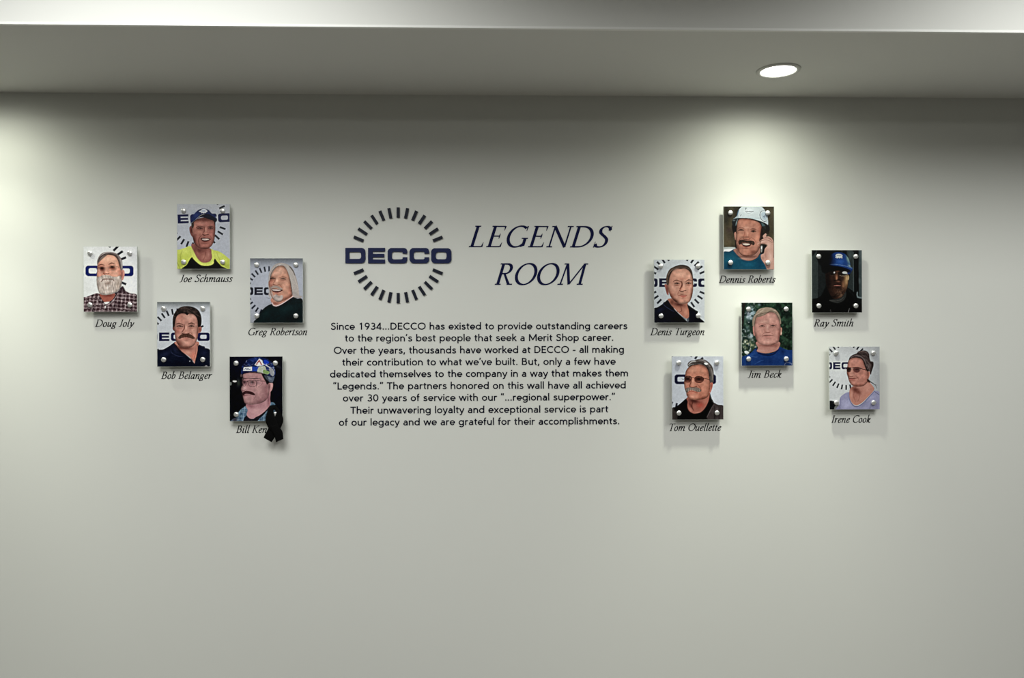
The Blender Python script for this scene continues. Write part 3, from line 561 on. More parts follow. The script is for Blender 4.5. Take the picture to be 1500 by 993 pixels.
def pic_phone():            # white hard hat, moustache, holding phone
    p = Pic(38, 32, 776, 950, '4d4737', 6)
    p.N('6e6447', 90, .6, 1, 0, .4, .9); p.N('2c2a22', 70, .6, 3, 88, .4, .9); p.B('46343a', 120, 380, 60, 60, .5); p.B('6a5c49',100,520,70,80,.6)
    p.B('5a5240', 720, 200, 60, 120, .6); p.P('b9c0bd', [30,630,200,628,210,665,30,672], 8); p.P('eef2f3', [30,662,210,655,210,690,30,712], 5)
    p.P('1d1a19', [165,300,230,250,240,420,235,640,205,620,200,480,165,380], 9, .9)
    # shirt
    s = p.P('13546b', [30,712,120,690,200,655,240,740,320,805,400,825,480,815,560,745,600,700,640,760,670,975,30,975], 5)
    p.clip = s; p.B('1d6d85', 130, 800, 110, 60, .6, -20); p.B('0b3a55', 560, 880, 60, 90, .6); p.B('1a6480', 400, 880, 120, 40, .5); p.B('10405f', 80, 920, 60, 60, .5); p.S('0b3a4c',[210,720,300,815,400,845,500,830,580,760],[5,8,8,8,5],.5,6); p.clip = None
    # neck + face
    p.P('a77a6c', [205,650,560,640,545,750,500,795,420,822,330,810,260,760,215,715], 6); p.B('c99c8c', 330, 790, 70, 20, .7); p.B('5e3c35', 400, 765, 150, 20, .8); p.B('6b443b',240,690,26,50,.6)
    p.P('c08b79', [192,430,212,405,222,450,218,510,205,512], 4)
    h = p.P('bf8c7b', [222,430,232,330,250,220,340,200,480,215,560,260,600,330,610,430,590,530,560,640,520,710,450,755,370,765,290,735,240,660,220,560,212,500], 5)
    p.clip = h
    p.B('cf9581', 350, 260, 130, 40, .8); p.B('a5604e', 400, 225, 160, 18, .5); p.B('dca993', 280, 450, 50, 44, .9); p.B('d69c86', 530, 500, 40, 60, .9); p.B('9b5c4c', 590, 400, 40, 160, .8); p.B('3a2723', 610, 420, 24, 150, .8)
    p.B('deb4a2', 370, 340, 60, 22, .7); p.B('c9927f', 350, 690, 80, 40, .8); p.B('7b4c40', 470, 700, 70, 40, .7); p.B('84574b', 250, 640, 30, 60, .7); p.B('c6816d', 380, 460, 60, 50, .6); p.B('6d4238',340,755,100,14,.6)
    p.clip = None
    # hat
    p.P('1f2428', [160,250,230,205,560,240,690,300,712,370,690,400,640,380,600,330,560,270,480,235,350,215,260,225,230,300,205,330,175,310], 7, .95)
    p.P('5c7478', [590,262,640,300,660,350,640,360,600,310], 8, .8); p.S('a9b9bb', [240,225,225,270,215,310], [8,14,6], .7, 6); p.B('8fa0a2', 190, 235, 24, 14, .7)
    t = p.P('c9d4d7', [200,205,232,170,250,100,290,48,340,28,560,28,620,60,660,120,682,190,686,300,640,270,560,240,470,215,370,200,280,198], 4)
    p.clip = t; p.B('e4ecee', 400, 90, 120, 60, .8); p.B('9aa8ae', 240, 170, 30, 60, .6); p.B('aeb9bf', 670, 240, 30, 70, .7); p.B('a9b8bd', 480, 205, 180, 14, .5); p.clip = None
    p.S('252b30', [215,206,290,200,370,203,470,218,560,244,640,274,690,308], [5,6,7,7,7,8,6], .85, 3)
    p.S('8ba0a8', [180,215,215,200,260,196],[8,10,5],.8,4)
    p.S('3a5e7c', [258,90,232,170], 14, .7, 6); p.S('30363c', [295,148,285,170], 7, .8); p.S('30363c', [362,48,358,75,375,52], 6, .8)
    for k in range(9): p.S('3c444b', [360+k*13,100+(k%2)*4,368+k*13,104], 8, .8, 3)
    p.S('8d989d', [365,112,400,135,455,115], 4, .7)
    p.S('39405e', [592,98,572,130,572,180,592,220,630,250,660,245], 8, .95, 3); p.S('39405e', [592,98,640,95,670,130], 5, .7); p.P('a9bccb', [600,120,650,118,668,180,640,232,600,200,588,150], 6, .7); p.S('39405e', [618,170,632,190,640,160], 7, .8)
    # eyes
    p.S('6b4237', [248,352,290,335,335,352], [5,8,5], .6, 6); p.S('5d372e', [425,365,470,352,515,368], [5,9,5], .6, 6)
    p.S('241411', [256,381,290,374,330,381], [7,15,6], 1, 4); p.S('241411', [438,396,472,388,510,397], [7,16,7], 1, 4); p.B('d9a692', 290, 400, 40, 12, .5); p.B('c9937f', 475, 415, 34, 10, .5); p.E('32302f', 470, 401, 13, 9, .8); p.B('8a5446',475,370,40,10,.4)
    p.S('94594a', [345,400,340,450,318,490], [6,10,8], .6, 7); p.B('e0ac97', 380, 420, 20, 40, .8); p.B('d59883', 372, 478, 44, 28, .8); p.B('f0c9b5',385,450,14,20,.5); p.S('5e2f28', [325,505,350,512,400,514,425,502], [8,10,10,8], .7, 6)
    p.S('8a5345', [435,480,490,520,505,570], [5,9,5], .6, 6); p.S('8a5345', [300,490,260,525,250,570], [5,8,5], .6, 6)
    # moustache smile
    p.P('3f3029', [255,568,262,530,310,518,370,530,430,530,480,540,492,575,470,598,430,575,370,560,310,562,275,590], 6)
    for k in range(20): p.S(('7d6655','241a16')[k%2], [275+k*10.5,528+k*.8,268+k*11,568+k], [3,5,3], .55, 3)
    p.P('5a2b27', [295,570,370,565,440,578,420,612,370,622,320,606], 4); p.P('d9cfc6', [315,575,370,571,425,583,400,595,360,599,328,590], 4)
    p.S('b26a5d', [310,610,360,626,420,614], [5,12,5], .9, 4); p.B('84493f', 365, 645, 60, 9, .5); p.S('744538',[258,690,300,735,370,752,450,735],[4,9,10,5],.6,6); p.B('d5a38f', 360, 665, 44, 12, .5)
    # phone and hand
    p.P('141312', [575,600,600,585,660,590,660,640,630,710,585,725,570,680], 5); p.P('8e8f8c', [580,612,606,612,600,690,584,695], 4); p.P('ded9d2',[585,620,600,622,597,650,586,652],4)
    p.P('262019', [600,330,690,330,700,430,640,440,610,520,560,560,570,460],9,.7)
    p.P('c79a8a', [620,500,612,460,650,425,665,440,660,470,700,470,745,500,768,560,770,640,770,740,776,800,780,960,680,960,640,880,590,800,582,740,625,715,640,650,680,600,640,580,590,580,545,598,525,585,530,560,570,530,600,510], 5)
    p.S('5f3b33', [528,566,580,540,640,520,700,530,745,560], [3,6,6,6,4], .8, 4); p.S('5f3b33', [535,595,590,575,650,570], [4,6,4], .6, 4); p.S('5f3b33', [600,505,660,490,720,510,760,560], [3,6,6,3], .7, 4); p.S('7a5046', [650,480,700,485,745,520], [3,5,3], .6, 4)
    p.B('e3bfb0', 600, 545, 60, 10, .7, -15); p.B('e0b9a9', 700, 600, 40, 60, .7); p.B('a6776a', 650, 740, 20, 60, .6); p.B('e2beb0', 720, 780, 36, 110, .7); p.B('9a6c60', 610, 790, 22, 30, .5); p.S('48302a', [775,500,778,700,765,780],[10,12,4],.7,6)
    p.face = (h, [(290, 375, 48, 20), (472, 388, 48, 22), (370, 480, 70, 14)], 0.34, (0.96, 0.91, 0.88))
    return p
def pic_short_hair():       # short brown hair, dark zip top
    p = Pic(40, 32, 776, 950, 'bcc2c4', 7)
    p.B('cfd4d7', 620, 120, 220, 140, .6); p.B('aeb5ba', 120, 650, 120, 160, .5)
    p.LG(388, 366, 1.06, .95, 388, '14183f', 7)
    p.P('0d1020', [30,760,90,725,160,680,200,645,240,620,280,680,350,770,420,840,530,935,545,850,530,700,590,730,640,765,680,790,675,820,705,880,735,975,30,975], 5)
    p.B('1f2742', 130, 760, 70, 34, .7, -20); p.S('4f5c7d', [170,668,190,700,250,745,330,790], [8,4,5,3], .7, 4); p.B('050608', 400, 900, 120, 50, .8); p.P('4a5058', [520,900,548,860,540,940,528,945], 4)
    p.P('a9705d', [255,600,520,600,525,700,545,770,548,860,520,892,470,870,400,810,340,750,280,680,258,640], 6)
    p.B('4b2822', 400, 685, 90, 34, .85, 10); p.B('5f372d', 300, 650, 36, 50, .7, 30); p.B('c98f78', 500, 800, 34, 60, .8); p.B('c68a74', 400, 770, 50, 30, .5, 40); p.S('6b3d31', [430,720,440,780,400,800], [10,12,6], .6, 8)
    p.P('9c6257', [192,400,215,388,245,420,252,540,232,542,215,500], 5); p.B('56302b', 228, 460, 12, 56, .7)
    h = p.P('c89783', [240,400,245,290,290,200,370,160,470,150,550,170,590,230,606,300,612,390,606,500,585,590,550,650,480,678,410,675,340,640,280,570,250,490], 5)
    p.clip = h
    p.B('ddb09a', 430, 240, 120, 60, .8); p.B('d9a995', 330, 430, 50, 60, .8); p.B('8e5749', 290, 560, 44, 90, .7, -25); p.B('c4907c', 300, 300, 30, 100, .5); p.B('e2b4a0', 560, 280, 26, 50, .6)
    p.B('dba592', 565, 470, 26, 60, .8); p.B('7b4538', 590, 560, 20, 70, .6); p.B('d49c88', 480, 620, 60, 22, .8); p.B('5f342b', 350, 640, 60, 34, .8, 30); p.B('b97a67', 450, 310, 50, 20, .5); p.S('b98d78',[270,560,320,620,380,670],[4,10,6],.5,6)
    p.clip = None
    p.P('5b4a40', [222,390,215,320,230,240,270,170,330,135,410,108,490,110,550,135,590,190,605,250,612,350,600,300,580,240,545,190,490,160,430,165,370,160,320,185,285,240,262,310,250,390,232,400], 6)
    p.S('2e241e', [330,140,410,118,490,122,550,150,588,210], [8,18,22,16,8], .6, 8); p.S('8f7a6a', [240,260,280,200,340,165], [6,14,8], .5, 8); p.S('a0907f', [480,150,540,165,580,200],[4,9,5],.4,6); p.B('7b6152', 250, 330, 20, 60, .5); p.B('d9a994', 450, 172, 50, 10, .6)
    p.S('5e3a30', [320,350,365,330,430,352], [7,15,9], .75, 6); p.S('54332b', [505,348,545,326,590,335], [8,14,7], .8, 6)
    p.S('2e1b18', [340,384,375,372,412,386], [6,14,5], .9, 5); p.S('2e1b18', [505,382,540,370,580,382], [5,15,6], .9, 5); p.B('94584a', 370, 405, 40, 12, .6); p.B('8f5447', 545, 402, 34, 12, .6); p.E('221412', 378, 381, 9, 8); p.E('221412', 543, 378, 9, 8); p.B('e0b7a3',375,425,34,8,.4)
    p.S('5e3128', [440,350,448,400,420,460], [10,22,20], .75, 8); p.B('e6b7a0', 478, 400, 18, 60, .85); p.B('dba58e', 475, 455, 32, 24, .9); p.B('b56b5a', 425, 465, 16, 18, .6); p.S('431f1a', [408,482,445,496,480,486,505,482], [9,14,8,9], .85, 6)
    p.S('8a4c3f', [400,490,385,530,395,560], [5,8,4], .5, 6); p.S('7c2f2c', [398,552,440,546,480,548,522,548], [5,8,8,5], .95, 4); p.P('b9695e', [410,556,470,556,520,554,490,578,450,580], 5, .85); p.B('8a5042', 465, 592, 44, 7, .6)
    p.face = (h, [(372, 375, 50, 26), (542, 370, 46, 24)], 0.38, (0.97, 0.94, 0.92))
    return p
def pic_blue_hardhat():     # blue hard hat, dark interior
    p = Pic(40, 30, 772, 942, '171c1c', 8)
    p.P('46504e', [30,150,120,30,128,740,30,760], 6, .8, 0); p.P('2a3030', [132,180,230,330,240,540,180,680,132,720], 10, .9); p.P('3f4948', [560,20,640,20,650,640,560,600,610,300,560,100], 10, .9); p.B('5f6f6c', 600, 100, 40, 90, .6)
    p.S('6f7d7b', [645,60,650,640], 7, .8, 4, 0); p.P('0d1112', [690,20,722,20,724,680,700,620], 5, 1, 0); p.P('4d5a5b', [724,20,772,20,772,740,730,710], 6, .9, 0); p.N('8a9897', 30, .35, 3, 90, .5, .9, p.P(None,[724,20,772,20,772,740,730,710],6))
    p.S('3a4444', [480,20,482,90], 14, .8, 6, 0); p.S('55605f', [124,20,127,600], 6, .7, 4, 0); p.P('0c0f0f', [132,20,400,20,330,60,270,200,190,260,132,200], 10, .9)
    p.P('7d8c8d', [696,650,712,646,718,705,775,722,772,740,700,720], 4)
    # coat
    p.P('080a0a', [30,765,120,730,190,680,225,600,280,560,540,580,600,600,670,660,700,720,700,800,780,830,780,960,30,960], 6)
    p.S('1d2020', [560,600,640,680,672,760,640,800], [10,30,24,8], .8, 10); p.S('2a2d2c', [545,590,600,640,620,720],[4,10,5],.6,6)
    p.P('3a3c3a', [290,760,380,745,480,690,530,620,540,700,500,770,420,805,340,790], 6); p.S('6a6661', [300,768,370,775,460,755,500,720], [3,6,8,3], .7, 5); p.S('9a9a98', [570,942,590,880], [10,5], .8, 4); p.S('6b6b69',[310,905,316,935],5,.8)
    # face, lit from the right
    h = p.P('3d2a22', [245,360,300,300,540,300,575,380,578,450,565,540,540,620,500,690,440,735,370,745,320,700,285,630,255,550,240,450], 6)
    p.clip = h
    p.B('1a1311', 270, 480, 60, 200, .9); p.B('c9a06e', 540, 470, 36, 120, .95); p.B('e3c48a', 555, 440, 16, 60, .8); p.B('b98660', 500, 540, 30, 80, .8); p.B('8d6048', 400, 410, 26, 60, .8); p.B('b27a5c', 405, 430, 16, 40, .8)
    p.B('6b4534', 420, 340, 60, 24, .6); p.B('5c3b2d', 320, 430, 30, 40, .6); p.B('7b5a47', 440, 640, 60, 40, .8); p.B('55392c', 370, 610, 40, 50, .6); p.B('8a6c55', 460, 700, 40, 30, .7); p.B('120d0b', 360, 715, 60, 20, .6); p.B('6d4a38', 430, 720, 40, 16,.6)
    p.N('2a1c16', 12, .4, 1, 0, .5, .8, p.P(None, [330,580,520,580,500,690,420,740,340,700], 12)); p.N('a98e72', 12, .3, 1, 0, .6, .85, p.P(None, [380,620,520,600,500,690,430,720], 12))
    p.clip = None
    p.P('d9bd8a', [568,400,585,420,580,455,566,470], 4, .9)
    p.P('0a0a0a', [210,300,260,270,560,290,560,330,480,350,430,330,360,340,300,350,250,370,215,350], 8, .9)
    # glasses
    p.P('1a1614', [300,355,370,345,375,385,340,400,305,390], 6, .7); p.P('211a16', [430,350,560,345,560,390,500,408,440,395], 6, .7); p.S('b9a58a', [440,398,500,410,555,392,570,360], [3,6,6,3], .8, 3); p.S('5c4a3c', [300,392,340,402,378,385], 4, .7)
    p.P('e9efe9', [485,355,510,342,545,348,560,372,530,378,495,372], 5, .95); p.E('f2efe6', 368, 358, 10, 12); p.B('b9c4bd',530,365,44,20,.4); p.S('2e211b', [395,350,400,380],[8,5],.5,5)
    # nose, mouth
    p.B('c48a6a', 402, 445, 14, 34, .7); p.S('150d0a', [365,475,400,470,440,460,470,480], [16,10,12,8], .85, 6); p.B('a06a52', 430, 490, 26, 12, .8); p.S('2a1411', [370,535,420,528,468,540], [6,12,6], .9, 5); p.S('b9786a', [365,552,410,548,460,552], [6,13,5], .9, 4); p.B('2d1d17', 420, 580, 40, 14, .7)
    # hat
    t = p.P('244a8c', [270,240,300,140,340,85,400,62,470,66,530,92,575,150,600,220,606,270,640,300,600,372,560,380,560,330,470,280,360,262,270,262,200,280,205,240], 5)
    p.clip = t
    p.B('070a12', 240, 180, 90, 160, 1); p.B('0f1c3e', 300, 150, 60, 120, .7); p.B('3a6cc0', 460, 200, 80, 60, .8); p.B('a9c6a9', 570, 160, 26, 90, .8, -15); p.B('bcd4c0', 600, 265, 40, 16, .8, 30); p.B('111d38', 590, 345, 40, 30, .9); p.B('2f5cae',400,110,60,40,.6); p.B('1a3468',360,200,30,50,.5)
    p.clip = None
    p.S('8fb2e0', [285,243,380,238,470,250,560,270,625,298], [3,5,6,6,5], .7, 4); p.P('0b1020', [200,262,300,255,450,268,560,300,600,330,560,360,540,320,440,292,300,285,210,300], 6, .9)
    p.E('dfe6e2', 438, 112, 52, 28, 1, 4); [p.E('dfe6e2', 395+k*17, 135+(k%2)*7, 10, 9) for k in range(6)]; p.S('6e7f80', [405,112,470,112], 7, .8)
    p.P('080a10', [190,230,260,215,330,60,300,60,240,120,220,200,190,240], 14, .7); p.P('07080b', [185,240,290,240,330,300,290,345,235,370,190,340], 10, .9); p.B('070a12', 250, 230, 70, 90, .95)
    p.B('070a12', 290, 150, 60, 110, .8)
    p.face = (h, [], 0, (1, 1, 1))
    return p
def pic_blue_tee():         # man outdoors, blue T-shirt
    p = Pic(42, 30, 785, 950, '24352b', 9)
    L = p.P(None, [0,0,230,0,240,300,220,600,300,700,0,960], 30)
    p.N('3f5c46', 40, .7, 1, 0, .4, .8); p.N('121d18', 34, .7, 1, 30, .4, .8); p.N('5a7a62', 22, .4, 1, 0, .6, .9)
    p.clip = L; p.B('b9ccd6', 160, 200, 90, 110, .9); p.B('a5bdc9', 210, 150, 60, 60, .7); p.B('93aeb9', 120, 420, 50, 60, .5); p.B('c2d2dc', 180, 520, 60, 50, .8); p.B('bdbf9a', 150, 640, 110, 70, .9); p.B('c9cbae', 90, 600, 50, 60, .6)
    p.N('1f3330', 34, .85, 1, 15, .45, .7); p.N('e0e8ea', 26, .5, 1, 0, .65, .85); p.N('2c4638', 24, .7, 1, 0, .55, .75); p.clip = None
    p.P('2a2725', [55,20,105,20,90,120,75,300,50,420,45,200], 8); p.B('c3d3de', 150, 240, 50, 50, .7); p.B('9db4c0', 300, 60, 26, 20, .6)
    p.P('d8e0dc', [80,740,120,735,150,765,100,775], 6)
    s = p.P('20417c', [40,830,110,800,180,760,250,700,320,760,420,775,520,755,590,680,650,700,720,725,800,745,800,960,40,960], 5)
    p.clip = s; p.B('3560a4', 180, 800, 90, 24, .6, -30); p.B('2b5597', 130, 900, 60, 40, .6); p.B('152c5c', 420, 880, 160, 60, .5); p.B('122750', 640, 740, 40, 70, .6, -30); p.B('2f4f8c', 720, 790, 60, 40, .6); p.S('4a72b4', [230,930,300,890,360,870],[3,8,3],.6,6); p.S('5f82bb',[170,810,230,825,280,825],[3,6,3],.6,5); p.clip = None
    p.S('16284f', [255,715,300,770,400,795,500,785,580,720], [14,26,26,24,16], .9, 6)
    p.P('b98579', [265,600,580,600,585,690,540,735,460,762,380,770,300,755,262,735,280,690], 6); p.B('7d4b43', 430, 655, 140, 26, .8); p.B('8d5a50', 540, 650, 40, 50, .6); p.B('cf9f93', 330, 730, 70, 20, .6)
    p.P('c0877c', [205,390,225,380,235,500,215,500], 5); p.P('b98a78', [608,400,632,410,622,500,605,490], 5); p.B('e9d2bc', 624, 480, 10, 26, .8)
    h = p.P('c8958a', [225,380,235,290,260,210,350,180,470,165,545,190,590,260,606,350,612,440,595,520,580,600,520,640,430,655,340,645,280,610,245,530,228,460], 5)
    p.clip = h
    p.B('d9aa9e', 470, 250, 90, 60, .8); p.B('c9877d', 310, 240, 50, 30, .7); p.B('dcb0a2', 380, 310, 100, 26, .7); p.B('d4a093', 320, 460, 60, 50, .8); p.B('d09c90', 530, 450, 50, 60, .7); p.B('a36c62', 590, 500, 26, 100, .7); p.B('d8a99c', 420, 600, 100, 24, .8); p.B('a8736a', 260, 540, 26, 90, .5); p.B('8d584f', 520, 640, 60, 20, .6)
    p.clip = None
    p.P('9c8a78', [200,330,205,260,240,200,270,150,330,112,410,98,490,110,550,145,590,200,612,270,618,340,600,330,582,260,545,200,490,165,420,180,370,215,310,235,262,250,240,300,228,370,205,370], 6)
    p.N('c9b8a4', 18, .6, 3, -25, .5, .8, p.P(None, [220,280,270,150,330,112,410,98,490,110,550,145,560,190,480,150,400,185,300,220], 8)); p.S('5b4a3e', [400,190,460,155,520,160,560,190], [5,16,16,6], .6, 7); p.S('7b675a', [250,240,320,228,390,200], [5,10,6], .6, 7); p.B('857468', 222, 320, 16, 50, .5); p.B('7d6b5e', 600, 260, 14, 60, .6)
    p.S('8a5a50', [290,350,335,338,390,352], [5,9,5], .6, 6); p.S('7e5047', [450,350,500,342,555,356], [5,10,5], .6, 6)
    p.S('35201d', [300,375,340,366,378,376], [6,13,5], .9, 4); p.S('35201d', [456,370,500,362,545,372], [5,14,6], .9, 4); p.B('b17c70', 340, 393, 36, 8, .5); p.B('ad776b', 500, 390, 36, 8, .5); p.E('2a1a19',342,374,9,6); p.E('2a1a19',502,371,9,6)
    p.B('e3b9ab', 418, 390, 18, 50, .8); p.B('d5a093', 420, 435, 36, 22, .9); p.S('6d3a33', [378,458,400,462,425,466,460,460], [8,8,12,10], .8, 6); p.B('a46b60', 380, 440, 12, 16, .6)
    p.S('9a6056', [370,470,345,495,340,510], [4,7,4], .5, 5); p.S('9a6056', [475,470,500,495,505,510], [4,7,4], .5, 5)
    p.S('6a2f2c', [345,518,390,512,440,508,500,512], [6,9,9,6], .95, 4); p.B('b96f67', 425, 528, 60, 8, .8); p.B('96605a', 425, 548, 50, 7, .5)
    p.S('8f9db6', [668,945,680,918,720,908,765,920,775,940], 7, .8, 3)
    p.face = (h, [(340, 370, 48, 20), (502, 368, 48, 20)], 0.3, (0.95, 0.93, 0.92))
    return p
def pic_glasses_jacket():   # grey swept hair, glasses, moustache, grey jacket
    p = Pic(32, 26, 782, 950, 'b9bfc5', 10)
    p.B('cbd1d5', 620, 500, 260, 300, .7); p.B('adb3b9', 120, 130, 120, 100, .4)
    p.LG(171, 360, 1.11, 1.07, 400, '12163c', 9, 0, (0, 1))
    j = p.P('2b2826', [30,790,90,760,170,700,250,640,300,700,560,700,580,560,600,640,640,700,700,735,790,765,790,970,30,970], 6)
    p.P('453d3c', [640,710,700,735,790,765,790,970,520,970,560,880,600,790], 6); p.P('3b3633', [30,790,60,800,110,880,140,970,30,970], 6); p.S('6e6464', [640,715,600,800,560,880,525,960], [4,9,9,5], .7, 6); p.S('241f20', [650,760,650,960], 8, .8, 6); p.S('241f20', [735,770,720,960], 10, .7, 6); p.S('756a6b', [690,760,690,960],[5,16,10],.4,10)
    p.P('17120f', [250,640,300,700,250,760,200,830,150,900,100,850,60,790,150,720], 6); p.P('0a0908', [580,560,610,640,640,710,600,790,540,900,520,970,150,970,120,880,200,780,250,740,300,830,400,860,520,780,560,680], 6)
    p.P('a26455', [265,620,560,560,580,600,560,690,520,770,470,830,400,858,340,860,280,820,255,760,260,690], 6)
    p.B('3f1f1b', 350, 680, 90, 40, .85, 15); p.B('b5483d', 440, 740, 60, 40, .6); p.B('5b2e27', 300, 740, 20, 70, .7, -20); p.B('c58a78', 300, 800, 30, 44, .7, -20); p.B('b97b69', 520, 660, 40, 80, .6); p.B('c28b7a', 400, 845, 70, 12, .6); p.S('4a241e', [330,700,320,760,350,820],[14,18,6],.6,8)
    p.P('b5705f', [585,430,610,405,630,420,626,470,600,545,580,550], 5); p.B('6d352c', 605, 460, 10, 36, .7)
    h = p.P('c68c76', [222,340,232,250,270,190,330,155,430,140,510,165,560,230,580,330,590,430,580,540,550,620,480,655,380,665,300,650,255,610,240,550,215,490,208,400], 5)
    p.clip = h
    p.B('dcaa90', 330, 220, 70, 50, .8); p.B('d49e84', 460, 240, 60, 60, .7); p.B('d19a82', 520, 430, 44, 70, .8); p.B('b27561', 570, 500, 30, 100, .5); p.B('d8a48e', 235, 430, 20, 40, .6); p.B('a2604f', 300, 600, 50, 20, .4); p.B('dba892', 340, 610, 60, 30, .8); p.B('7a4437', 470, 640, 80, 30, .6, -20); p.B('b87a66', 400, 290, 40, 16, .5); p.B('9a5e4c',440,590,26,60,.4)
    p.clip = None
    # hair
    p.P('57504c', [262,160,268,120,310,90,360,85,400,70,460,66,520,80,570,115,620,175,640,250,642,360,635,405,590,400,575,330,570,250,540,190,500,160,440,140,390,150,330,160,280,185], 6)
    p.S('b9b6b3', [270,150,320,105,380,100], [8,20,8], .8, 6); p.S('9b9794', [420,78,480,85,540,120,590,180], [8,16,16,8], .7, 7); p.S('2b211d', [390,120,450,120,510,150,560,210,585,310], [10,18,16,18,12], .7, 8); p.P('d3d4d3', [500,125,530,118,560,135,545,150,520,148], 5); p.S('8f8883', [600,200,622,280,622,370], [8,22,10], .7, 8); p.S('3a302c', [300,160,350,130,400,125], [4,14,8], .7, 6); p.S('c0bdba', [262,185,300,150,350,140],[4,8,4],.6,5); p.P('8d8a86',[590,590,600,640,630,700,610,660,592,620],5)
    p.S('5a4038', [235,320,275,310,310,325], [6,10,6], .6, 6)
    # glasses
    p.P('4a2a24', [218,340,240,328,300,330,318,345,308,385,270,402,230,395,218,370], 5, .8); p.P('4a2a24', [362,345,400,325,460,328,495,345,492,375,450,410,400,408,370,385], 5, .8)
    p.B('8f5f50', 262, 390, 30, 9, .6); p.B('a2715f', 430, 392, 44, 9, .7); p.B('1f1210', 262, 356, 26, 12, .9); p.B('1f1210', 425, 358, 30, 12, .9)
    p.S('24181a', [212,345,240,322,300,324,322,342], [6,9,9,6], .95, 3); p.S('5e3a34', [322,342,312,390,275,408,232,402,214,370,212,345], 6, .85, 3); p.S('24181a', [358,345,395,320,455,322,500,348], [6,9,9,7], .95, 3); p.S('5e3a34', [500,350,490,385,450,414,400,412,368,390,358,348], 6, .9, 3)
    p.S('2a1816', [322,342,340,334,360,345], 7, .9); p.S('3a2220', [500,348,545,358,590,375], [8,9,7], .9); p.S('2a1a1a', [210,355,190,360,175,350], [7,8,3], .9); p.B('d9b5a2', 300, 345, 8, 10, .5)
    # nose and moustache
    p.B('e3b199', 338, 400, 22, 50, .85); p.B('e0a78e', 342, 445, 34, 26, .9); p.S('5e2f26', [290,455,300,425,315,395], [16,12,6], .6, 7); p.S('4a211b', [290,468,320,480,360,476,395,465], [12,10,10,10], .8, 6); p.S('8d5142', [405,440,440,480,465,520], [5,10,5], .7, 6)
    p.P('7f756c', [225,530,240,490,290,478,340,482,400,480,440,500,462,530,430,548,380,540,320,515,280,530,250,560], 6)
    for k in range(20): p.S(('c9c4bb','453a34','a69f96')[k%3], [248+k*10,488+abs(k-9),240+k*11,535+abs(k-9)*.5], [3,6,3], .6, 3)
    p.S('9e4b42', [265,555,310,535,370,548,410,560], [4,10,8,4], .85, 5); p.B('cf8877', 320, 565, 44, 14, .7); p.S('7c4638', [240,560,250,600,280,630], [8,12,6], .5, 7)
    p.face = (h, [(262, 356, 40, 26), (428, 358, 52, 28)], 0.36, (0.94, 0.89, 0.87))
    return p
